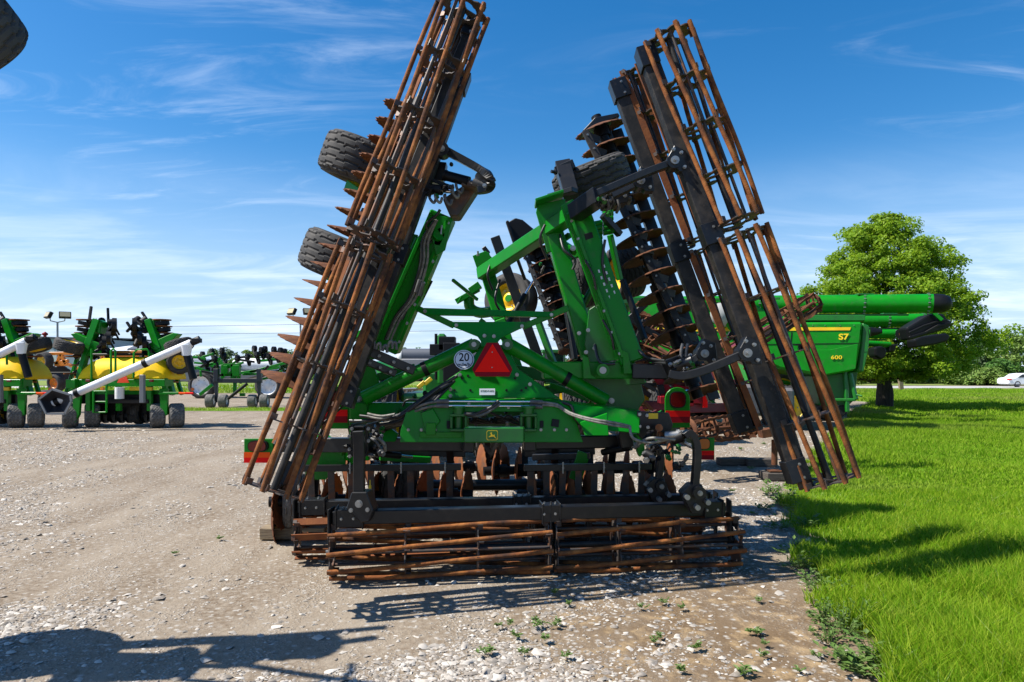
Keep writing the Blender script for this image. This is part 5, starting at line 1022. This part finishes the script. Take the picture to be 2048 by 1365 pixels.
# ------------------------------------------------------------------ buildings, poles, wires, car
def building(name,label,cat,x0,x1,zt,Y,depth,wm,rm,pitch=.12,windows=0,doors=0):
    a=P(x0,0,Y).x; b=P(x1,0,Y).x; h=zt; T=thing(name,((a+b)/2,Y+depth/2,0),label,cat); ov=.4
    mb=MB(); mb.box(V(((a+b)/2,Y+depth/2,h/2)),(b-a,depth,h)); mb.build('wall',[wm],T)
    mb=MB(); mb.prism([V((a-ov,Y-ov,h+.02)),V((a-ov,Y+depth/2,h+pitch*depth/2)),V((a-ov,Y+depth+ov,h+.02)),V((a-ov,Y+depth+ov,h+.25)),V((a-ov,Y+depth/2,h+.25+pitch*depth/2)),V((a-ov,Y-ov,h+.25))],(b-a+2*ov,0,0)); mb.build('roof',[rm],T)
    for i in range(windows):
        x=a+(b-a)*(i+.5)/windows; mb=MB(); mb.box(V((x,Y-.03,h*.6)),((b-a)/windows*.5,.08,h*.22)); mb.build('window',[GLASS],T)
    for i in range(doors):
        x=a+(b-a)*(i+.3)/doors; mb=MB(); mb.box(V((x,Y-.04,h*.36)),((b-a)/doors*.35,.1,h*.7)); mb.build('door',[mat('pale_door',(.55,.56,.57),.6)],T)
    return T
building('warehouse','long pale grey warehouse with flat roof behind the light pole','building',-70,94,7.6,130,26,LGREY,mat('pale_roof',(.35,.38,.42),.6),.03,5,2)
building('storage_shed','blue-grey flat roofed shed joined to the right end of the warehouse','building',94,196,7.9,128,30,mat('bluegrey_wall',(.28,.33,.4),.7),DGREY,.03,0,2)
building('office_block','small dark box shaped building rising above the warehouse at far left','building',14,46,9.4,150,20,mat('slate_wall',(.18,.2,.24),.7),DGREY,.02,2)
building('white_barn','low white roofed barn seen above the yellow seed tank','building',196,262,5.0,115,20,LGREY,WHITE,.12,0,1)
building('brick_house','small brown house with dark roof above the yellow seed tank','building',262,292,5.2,112,10,mat('brown_brick',(.2,.11,.07),.8),DGREY,.3,2)
mb=MB(); p=P(90,668,128.5); 
T=thing('roof_vent',(p.x,p.y,7.9),'red roof vent standing on the blue-grey shed roof','vent'); mb.tube(V((p.x,p.y,7.9)),V((p.x,p.y,8.5)),.25,n=12); mb.lathe(V((p.x,p.y,8.5)),(0,0,1),[(.25,0),(.5,.15),(.5,.4),(.05,.75)],14); mb.build('vent_cap',[IRED],T)
def pole(px,top,Y,label):
    x=P(px,0,Y).x; z=P(px,top,Y).z; T=thing('light_pole',(x,Y,0),label,'light pole'); mb=MB(); mb.tube(V((x,Y,0)),V((x,Y,z-.6)),.11,.08,n=14); mb.path([V((x-.7,Y,z-.1)),V((x-.65,Y,z-.5)),V((x,Y,z-.65)),V((x+.65,Y,z-.5)),V((x+.7,Y,z-.1))],.05,n=8); mb.build('pole',[mat('galvanised_pole',(.25,.26,.28),.5,.4)],T)
    for s in (-1,1):
        mb=MB(); R=Matrix.Rotation(math.radians(35*s),3,'Z')@Matrix.Rotation(math.radians(-25),3,'X'); mb.box(V((x+s*.75,Y-.1,z)),(.95,.3,.6),R); h=mb.build('lamp_head',[PLAST],T,.03); mb=MB(); mb.box(V((x+s*.75,Y-.1,z))+R@V((0,-.165,0)),(.8,.02,.45),R); mb.build('lamp_lens',[mat('lamp_glass',(.5,.42,.25),.2)],h)
pole(115,631,62,'tall grey twin headed light pole rising above the warehouse at left'); pole(601,624,62,'grey twin headed light pole half hidden behind the left wing')
for i,(za,zb) in enumerate(((9.5,12.8),(8.2,10.8))):
    mb=MB(); pts=[V((-60+8*k,118-.9*k,za+(zb-za)*k/16-.8*math.sin(pi*k/16))) for k in range(17)]; mb.path(pts,.028,n=5); tag(mb.build('power_line',[PLAST]),'upper thin black power line crossing the sky at left' if i==0 else 'lower thin black power line crossing the sky at left','power line')
for i,z in enumerate((7.6,8.4)):
    mb=MB(); mb.path([V((62+12*k,118,z-.5*math.sin(pi*k/8))) for k in range(9)],.03,n=5); tag(mb.build('power_line',[PLAST]),('lower' if i==0 else 'upper')+' thin power line in the sky right of the big tree','power line')
for x in (-60,68,158):
    T=thing('utility_pole',(x,118 if x>0 else 118,0),{-60:'wooden utility pole behind the warehouse',68:'wooden utility pole behind the big tree crown',158:'wooden utility pole far out by the road at right'}[x],'utility pole'); mb=MB(); mb.tube(V((x,118.2,0)),V((x,118.2,10 if x<0 else 9)),.14,.1,n=10); mb.build('post',[WOODD],T); mb=MB(); mb.beam(V((x-1,118.2,9.2 if x<0 else 8.3)),V((x+1,118.2,9.2 if x<0 else 8.3)),.12,.12); mb.build('crossarm',[WOODD],T)
# white car on the road
T=thing('parked_car',(0,0,0),'white sedan car on the road at the right edge of the photo','car'); T.name='sedan_car'; WORLD[T.name]=V((0,0,0))
Yc=70.5; xr=P(2017,0,Yc).x; prof=[(0,.35),(0,.75),(.12,.95),(.7,1.02),(1.25,1.38),(2.0,1.46),(2.7,1.42),(3.5,1.0),(4.4,.9),(4.75,.7),(4.8,.35),(4.3,.28),(.4,.28)]
T.location=(xr+2.4,Yc+.9,.05); WORLD[T.name]=T.location.copy()
mb=MB(); mb.prism([V((xr+a,Yc,b+.05)) for a,b in prof],(0,1.75,0)); mb.build('body',[WHITE],T,.12,2)
mb=MB(); mb.prism([V((xr+a,Yc-.015,b+.05)) for a,b in ((1.0,1.0),(1.4,1.32),(2.0,1.38),(2.05,1.0))],(0,.05,0)); mb.build('window',[GLASS],T)
mb=MB(); mb.prism([V((xr+a,Yc-.015,b+.05)) for a,b in ((2.12,1.0),(2.08,1.38),(2.65,1.35),(3.3,1.0))],(0,.05,0)); mb.build('window',[GLASS],T)
mb=MB(); mb.box(V((xr+.13,Yc+.1,.88)),(.3,.4,.12)); mb.build('tail_light',[RED],T,.02)
for a in (.95,3.85): wheel('w',V((xr+a,Yc+.1,.38)),(0,1,0),.33,.22,T,STEEL,n=24,tread='rib',rimr=.7)
# ------------------------------------------------------------------ trees
def leafmat(n,c,c2,isl,tr=.3): return mat(n,c,.55,col2=c2,scale=.9,thr=(.4,.6),island=isl,spec=.3,trans=tr)
LEAF=leafmat('oak_leaves',(.13,.25,.012),(.2,.34,.018),(.28,.40,.02),.5)
LEAFD=leafmat('dark_leaves',(.04,.11,.015),(.07,.16,.02),(.09,.19,.03),.3); LEAFY=leafmat('pale_leaves',(.11,.2,.03),(.16,.26,.05),(.2,.28,.06),.3)
LEAFB=leafmat('blue_green_leaves',(.07,.13,.05),(.1,.17,.07),(.11,.17,.06),.25)
BARK=mat('bark',(.022,.018,.015),.95,col2=(.045,.038,.032),scale=5,stretch=(3,3,.5),bump=.9,bscale=14)
def leaves(centers, radii, per, size, flat=.7, seed=1):
    r=np.random.default_rng(seed); n=len(centers); C=np.repeat(np.array(centers),per,0); R=np.repeat(np.array(radii),per)
    d=r.normal(size=(len(C),3)); d/=np.linalg.norm(d,axis=1)[:,None]; rad=R*r.uniform(.25,1,len(C))**.6
    p=C+d*rad[:,None]*np.array([1,1,flat]); s=size*r.uniform(.55,1.25,len(C))
    nrm=d*.6+r.normal(size=d.shape)*.6+np.array([0,0,.5]); nrm/=np.linalg.norm(nrm,axis=1)[:,None]
    t=np.cross(nrm,r.normal(size=d.shape)); t/=np.linalg.norm(t,axis=1)[:,None]; b=np.cross(nrm,t)
    q=np.stack([p-t*s[:,None]*.6,p-b*s[:,None]*.35+nrm*s[:,None]*.1,p+t*s[:,None]*.6,p+b*s[:,None]*.35+nrm*s[:,None]*.1],1)
    return q.reshape(-1,3)
def tree(name,label,base,H,prof,n,crad,per,size,lm,trunk_r,trunk_h,seed,group=None,cat='tree',limbs=10,flat=.65):
    r=np.random.default_rng(seed); base=V(base); T=thing(name,base,label,cat,group)
    cs=[];rs=[];zs=np.array([p[0] for p in prof]); rr=np.array([p[1] for p in prof])
    while len(cs)<n:
        z=r.uniform(zs[0],zs[-1]); R=np.interp(z,zs,rr); a=r.uniform(0,2*pi); lob=1+.12*math.sin(3*a+z*1.7+seed)+.09*math.sin(5*a-z*2.3)
        q=r.uniform(0,1)**.45*R*lob
        if r.uniform()>.15+R/rr.max(): continue
        cs.append((q*math.cos(a),q*math.sin(a),z)); rs.append(crad*r.uniform(.6,1.25))
    q=leaves(cs,rs,per,size,flat,seed); nf=len(q)//4
    np_mesh('crown',q,np.arange(nf*4),4,lm,False,(0,0,0),T)
    mb=MB(); mb.path([base+V((0,0,-.1)),base+V((0.02,0,.12)),base+V((.03,0,trunk_h*.5)),base+V((0,.05,trunk_h)),base+V((.1,0,H*.6)),base+V((.1,.1,H*.9))],lambda t:trunk_r*(1.35-.35*min(t/.15,1))*(1-.9*max(0,(t-.35)/.65)),n=14,spl=5)
    for i in range(limbs):
        c=V(cs[r.integers(len(cs))]); z0=min(c.z*.75,max(trunk_h*.8,c.z-1.2)); s=base+V((.03,0,max(z0,trunk_h*.75))); e=base+c; mid=s.lerp(e,.5)+V((0,0,-.15)); mb.path([s,mid,e],lambda t:trunk_r*.3*(1-.8*t),n=7,spl=4)
    mb.build('trunk',[BARK],T); return T
tb_=G(1768,818)
tree('shade_tree','big leafy shade tree with dark trunk standing on the lawn behind the combines',(tb_.x,tb_.y,0),8.3,[(1.3,1.6),(1.7,3.2),(2.4,3.9),(3.4,4.0),(4.6,3.6),(5.6,2.8),(6.6,2.3),(7.4,1.8),(8.0,1.1),(8.4,.3)],700,.47,170,.115,LEAF,.35,1.7,11,limbs=34,flat=.62)
far=[(1668,92,3.6,'LEAFD'),(1700,99,4.6,'LEAFD'),(1742,95,4.2,'LEAFY'),(1790,101,5.0,'LEAFD'),(1835,94,4.2,'LEAFY'),(1880,98,5.2,'LEAFD'),(1915,93,5.6,'LEAFB'),(1950,101,7.0,'LEAFD'),(1985,95,6.2,'LEAFB'),(2020,92,6.6,'LEAFY'),(2052,99,7.6,'LEAFD'),(2090,94,6.0,'LEAFY'),(1930,86,2.6,'LEAFY'),(2000,85,3.0,'LEAFD'),(1968,83.5,2.0,'LEAFY')]
kinds={}
words={'LEAFD':'dark green','LEAFY':'pale yellow-green','LEAFB':'blue-green'}
n_=0; ORD='first second third fourth fifth sixth seventh eighth ninth tenth eleventh twelfth thirteenth fourteenth fifteenth sixteenth seventeenth eighteenth nineteenth twentieth'.split(); ORD+=['twenty-'+o_ for o_ in ORD[:9]]; rank=sorted(q_[0] for q_ in far)
for px,Y,h,k in far:
    x=P(px,0,Y).x; n_+=1
    lab=f"{words[k]} bushy tree across the road, {ORD[rank.index(px)]} from the left in its row"
    T=tree('hedge_tree',lab,(x,Y,0),h,[(0,1.6),(h*.25,2.6),(h*.6,2.5),(h*.85,1.5),(h,.4)],70,.75,60,.36,globals()[k],.12,.5,20+n_,'bushy trees across the road',limbs=4)
farl=[(333,3.5),(352,5.6),(372,4.6),(398,5.0),(432,6.4),(455,6.6),(478,4.4),(500,6.0),(530,6.2),(560,5.8),(588,6.4),(612,6.0),(640,5.6),(810,6.2),(838,6.6),(866,6.4),(893,6.2),(918,6.6),(955,5.6),(1075,6.4),(1098,5.5),(1130,6.0),(1160,5.4),(1205,6),(1260,5.8)]
for i,(px,h) in enumerate(farl):
    Y=138+(i*37%17); x=P(px,0,Y).x; h=h*1.02
    k=('LEAFD','LEAFB','LEAFD','LEAFY')[i%4]
    tree('distant_tree',('small' if h<5.4 else 'tall')+f" {words[k]} tree on the far horizon, {ORD[i]} from the left",(x,Y,0),h,[(0,1.5),(h*.3,2.6),(h*.65,2.5),(h*.9,1.4),(h,.4)],45,.9,40,.5,globals()[k],.15,.5,60+i,'trees on the far horizon',limbs=2)
p=G(1803,781); 
T=thing('wooden_stake',(p.x,p.y,0),'weathered wooden stake standing in the grass right of the big tree trunk','post'); mb=MB(); mb.beam(V((p.x,p.y,-.1)),V((p.x-.12,p.y,1.05)),.35,.25,(0,1,0)); mb.build('stake',[WOOD],T,.02)
# ------------------------------------------------------------------ stones
def stones(n,seed):
    r=np.random.default_rng(seed)
    Y=3.15+ (r.uniform(0,1,n)**2.3)*25; Xx=r.uniform(-1,1,n)*(Y*.80+.2)
    dens=np.clip(.36+1.15*vnoise(Xx*1.6+Y*.35,Y*.7,3)+.9*vnoise(Xx*5,Y*3.5,9),.03,1); e=edge(Y); dens*=np.clip((e+.25-Xx)/.5,0,1)*np.clip((28-Y)/14,0,1); bare=np.exp(-((Xx-1.6)/.75)**2-((Y-4.2)/1.4)**2); dens*=(1-.9*bare)*np.where((Xx>-.6)&(Y<5.2),.55,1)
    keep=r.uniform(0,1,n)<dens; Xx=Xx[keep]; Y=Y[keep]; m=len(Y)
    s=np.clip(.0076*np.exp(r.normal(0,.55,m))*(1+.03*Y),.004,.04)
    big=r.uniform(size=m)<.004; s[big]*=1.5; s*=np.where((Xx>-.6)&(Y<5.2),1.0,1)
    base=np.array([[1,0,0],[.4,.9,.1],[-.6,.75,0],[-1,-.1,.05],[-.35,-.9,0],[.6,-.7,.1],[.45,.25,.75],[-.4,.3,.8],[-.1,-.45,.7]])
    fs=np.array([[0,1,6],[1,7,6],[1,2,7],[2,3,7],[3,8,7],[3,4,8],[4,5,8],[5,6,8],[5,0,6],[6,7,8]])
    pts=base[None]*np.array([1,1,1.])+r.normal(0,.24,(m,9,3)); pts*=np.stack([r.uniform(.7,1.4,m),r.uniform(.55,1.1,m),r.uniform(.25,.6,m)],-1)[:,None]
    a=r.uniform(0,2*pi,m); c,sn=np.cos(a)[:,None],np.sin(a)[:,None]; x=pts[...,0]*c-pts[...,1]*sn; y=pts[...,0]*sn+pts[...,1]*c
    z=pts[...,2]+.1*x*r.normal(0,1,(m,1)); P3=np.stack([x,y,z],-1)*s[:,None,None]
    P3[...,0]+=Xx[:,None]; P3[...,1]+=Y[:,None]; P3[...,2]+=(gz(Xx,Y)+s*.05)[:,None]
    F=(fs[None]+np.arange(m)[:,None,None]*9).ravel()
    STONE=mat('crushed_stone',(.2,.178,.152),.9,island=(.5,.465,.415),spec=.1,col2=(.3,.26,.22),scale=30)
    tag(np_mesh('gravel',P3.reshape(-1,3),F,3,STONE),'crushed stone scattered over the dirt lot','gravel',None,'stuff'); print('stones',m)
stones(430000,4)
# ------------------------------------------------------------------ grass
def grass(name,label,m,mt,h,wd,xy,lean=.35,seed=5,zz=.02):
    r=np.random.default_rng(seed); n=len(xy[0]); x,y=xy; hh=h*r.uniform(.4,1.2,n)*np.clip(1+.9*vnoise(x*1.1,y*.9,21)+.6*vnoise(x*4,y*3,22),.4,1.9); a=r.uniform(0,2*pi,n); b=r.uniform(0,2*pi,n); l=hh*lean*r.uniform(.1,1.6,n)
    dx,dy=np.cos(a)*wd/2,np.sin(a)*wd/2; lx,ly=np.cos(b)*l,np.sin(b)*l
    z0=np.full(n,zz); v=np.stack([np.stack([x-dx,y-dy,z0],-1),np.stack([x+dx,y+dy,z0],-1),np.stack([x+dx*.7+lx*.35,y+dy*.7+ly*.35,z0+hh*.6],-1),np.stack([x-dx*.7+lx*.35,y-dy*.7+ly*.35,z0+hh*.6],-1),np.stack([x+lx,y+ly,z0+hh],-1)],1)
    i=np.arange(n)[:,None]*5; F=np.concatenate([i+np.array([[0,1,2]]),i+np.array([[0,2,3]]),i+np.array([[3,2,4]])],1).ravel()
    return tag(np_mesh(name,v.reshape(-1,3),F,3,mt),label,'grass',None,'stuff')
r=np.random.default_rng(3)
def sample(n,y0,y1,f=.78,off=.3,margin=0.0,pw=1.0):
    Y=y0+(y1-y0)*r.uniform(0,1,n)**pw; e=edge(Y)+.1*np.sin(Y*5.1)+.05*np.sin(Y*13)+.12+margin; hi=Y*f+off; X=e+(hi-e)*r.uniform(0,1,n); k=(hi>e); return X[k],Y[k]
GB=mat('grass_blades',(.11,.27,.004),.6,col2=(.2,.37,.01),scale=1.3,thr=(.4,.6),col3=(.38,.44,.07),scale3=4,thr3=(.6,.75),island=(.38,.47,.04),spec=.12,trans=.5)
GB2=mat('grass_blades_far',(.13,.28,.006),.6,col2=(.2,.35,.012),scale=.5,thr=(.4,.62),col3=(.26,.29,.08),scale3=.12,thr3=(.53,.66),island=(.30,.40,.04),spec=.1,trans=.45)
x,y=sample(190000,2.6,9,.95,1.0,pw=1.2); k=r.uniform(size=len(x))<np.clip(.25+.9*vnoise(x*2.5,y*2,8)+(x-edge(y))*.9,.04,1); xy=(x[k],y[k])
grass('grass','bright green lawn grass beside the gravel',0,GB,.15,.0075,xy,.6,5)
grass('far_grass','mown lawn grass farther back around the tree',0,GB2,.10,.016,sample(140000,9,24,.92,.8,0,1.2),.5,6)
grass('distant_grass','rough grass between the lawn and the road',0,GB2,.16,.05,sample(90000,24,62,.8,1,0,1),.5,7)
x,y=sample(1100,2.9,9,pw=1.1); grass('tall_grass','longer pale grass stems standing above the lawn',0,mat('pale_stems',(.33,.42,.12),.6,island=(.5,.55,.22),spec=.2,trans=.3),.15,.005,(x,y),.9,15)
yy=r.uniform(28.2,30.3,5000); xx=r.uniform(-16,-5.5,5000); grass('grass_strip_blades','thin strip of grass across the gravel lot',0,GB2,.06,.02,(xx,yy),.5,8)
yy=r.uniform(52,78,16000); xx=r.uniform(-45,10,16000); grass('meadow_grass','meadow grass beyond the gravel lot',0,GB2,.25,.08,(xx,yy),.5,9)
# ------------------------------------------------------------------ weeds and dandelions
WEED=leafmat('weed_leaves',(.09,.18,.03),(.13,.22,.05),(.18,.25,.08),.35)
def weed(c,R,H,n,seed,label,group='broad leaved weeds along the gravel edge',ls=.05,name='weed'):
    r=np.random.default_rng(seed); T=None; c=V(c); mb=MB()
    for i in range(n):
        a=r.uniform(0,2*pi); rad=R*r.uniform(.1,1); h=H*r.uniform(.2,1)*(1-.4*rad/R); s=c+V((math.cos(a)*rad*.3,math.sin(a)*rad*.3,0)); e=c+V((math.cos(a)*rad,math.sin(a)*rad,h))
        mb.path([s,s.lerp(e,.5)+V((0,0,h*.2)),e],.002,n=4)
        for q in range(5):
            t=.15+.85*q/4; p=s.lerp(e,t); aa=a+r.uniform(-2,2); dv=V((math.cos(aa),math.sin(aa),r.uniform(.0,.6))); sd=V((-math.sin(aa),math.cos(aa),0))*ls*.3; L_=ls*r.uniform(.6,1.3)
            mb.add([p,p+dv*L_*.4+sd+V((0,0,.006)),p+dv*L_,p+dv*L_*.4-sd+V((0,0,.006))],[(0,1,2,3)])
    o=mb.build(name,[WEED]); o.location.z=c.z; return tag(o,label,'weed',group)
ws=[(1585,990,.16,.14,16,.07),(1612,1010,.2,.16,20,.07),(1640,1030,.18,.12,18,.06),(1570,1020,.12,.08,10,.05),(1600,1060,.14,.1,12,.05),(1660,1060,.16,.13,16,.06),(1625,1110,.13,.09,12,.05),(1640,1140,.13,.1,14,.045),(1660,1165,.12,.08,14,.04),(1690,1185,.13,.09,14,.04),(1720,1195,.12,.08,12,.04),(1690,1250,.12,.13,26,.03),(1730,1270,.14,.15,30,.03),(1700,1290,.1,.1,16,.03),(1760,1250,.12,.12,20,.03),(1690,1320,.08,.05,8,.04),(1740,1335,.13,.08,16,.05),(1790,1330,.13,.12,18,.055),(1830,1345,.1,.1,14,.05),(1770,1352,.1,.07,12,.05),(1075,1255,.07,.04,8,.03),(1090,1282,.05,.04,6,.03),(970,1310,.08,.04,9,.03),(1035,1275,.06,.04,6,.03),(1390,1300,.05,.04,6,.03),(1490,1350,.06,.05,7,.035),(1505,1030,.05,.04,6,.03),(1465,985,.06,.05,7,.03),(1530,890,.1,.06,8,.04),(1480,900,.1,.05,8,.04),(440,1080,.05,.03,6,.03),(350,1110,.05,.03,6,.02),(1110,1190,.05,.04,6,.02),(1560,955,.1,.07,10,.04),(1500,940,.08,.05,8,.04)]
rw_=np.random.default_rng(77)
for k in range(14): ws.append((rw_.uniform(960,1420),rw_.uniform(1195,1350),.05,.045,6,.022))
for k in range(12): ws.append((rw_.uniform(1500,1650),rw_.uniform(1200,1350),.05,.03,5,.022))
for i,(px,py,R,H,n,ls) in enumerate(ws):
    px-=(45 if 1560<px and n>9 else 0); R*=1.25; H*=1.5; g=G(px,py); w='tall leafy' if H>.11 else ('small' if n<10 else 'low')
    weed((g.x,g.y,.01),R*(.6 if n<=9 else 1),H*(.5 if n<=9 else 1),n,100+i,f'{w} green weed growing '+('in the gravel' if n<=10 else 'along the lawn edge'),('weeds sprouting in the gravel' if n<=10 else 'weeds along the lawn edge'),ls)
PET=mat('dandelion_yellow',(.85,.55,.01),.6); PUF=mat('dandelion_puff',(.6,.58,.53),.9)
def dandelion(px,py,h,label,puff=False):
    g=G(px,py); T=thing('dandelion',(g.x,g.y,0),label,'flower','dandelions in the grass'); mb=MB(); mb.path([g,g+V((.01,0,h*.5)),g+V((.015,.0,h))],.0022,n=6); mb.build('stem',[WEED],T)
    c=g+V((.015,0,h)); mb=MB(); n=22
    if puff: 
        mb.lathe(c,(0,0,1),[(.001,-.02),(.016,-.013),(.021,0),(.016,.013),(.001,.02)],12)
    else:
        for k in range(3):
            for i in range(n):
                a=2*pi*(i+.3*k)/n; e=V((math.cos(a),math.sin(a),0)); s=V((-math.sin(a),math.cos(a),0)); R=.024-.006*k; z=V((0,0,.003+.004*k)); mb.add([c,c+e*R*.6+s*.0028+z,c+e*R+z*1.4,c+e*R*.6-s*.0028+z],[(0,1,2,3)])
    mb.build('flower_head',[PUF if puff else PET],T)
for px,py,h,l,pf in ((1768,1272,.07,'yellow dandelion low in the weeds at the lower right',0),(1846,1255,.06,'yellow dandelion nearest the bottom right corner of the photo',0),(1743,1145,.06,'yellow dandelion standing in the shaded patch of grass',0),(1655,1035,.06,'yellow dandelion at the edge just below the right roller end',0),(1615,1010,.07,'yellow dandelion among tall weeds left of the right roller end',0),(1795,1240,.06,'white dandelion seed head between the two lowest yellow dandelions',1),(1580,1012,.06,'white dandelion seed head beside the weeds by the gravel',1)): dandelion(px,py,h,l,pf)
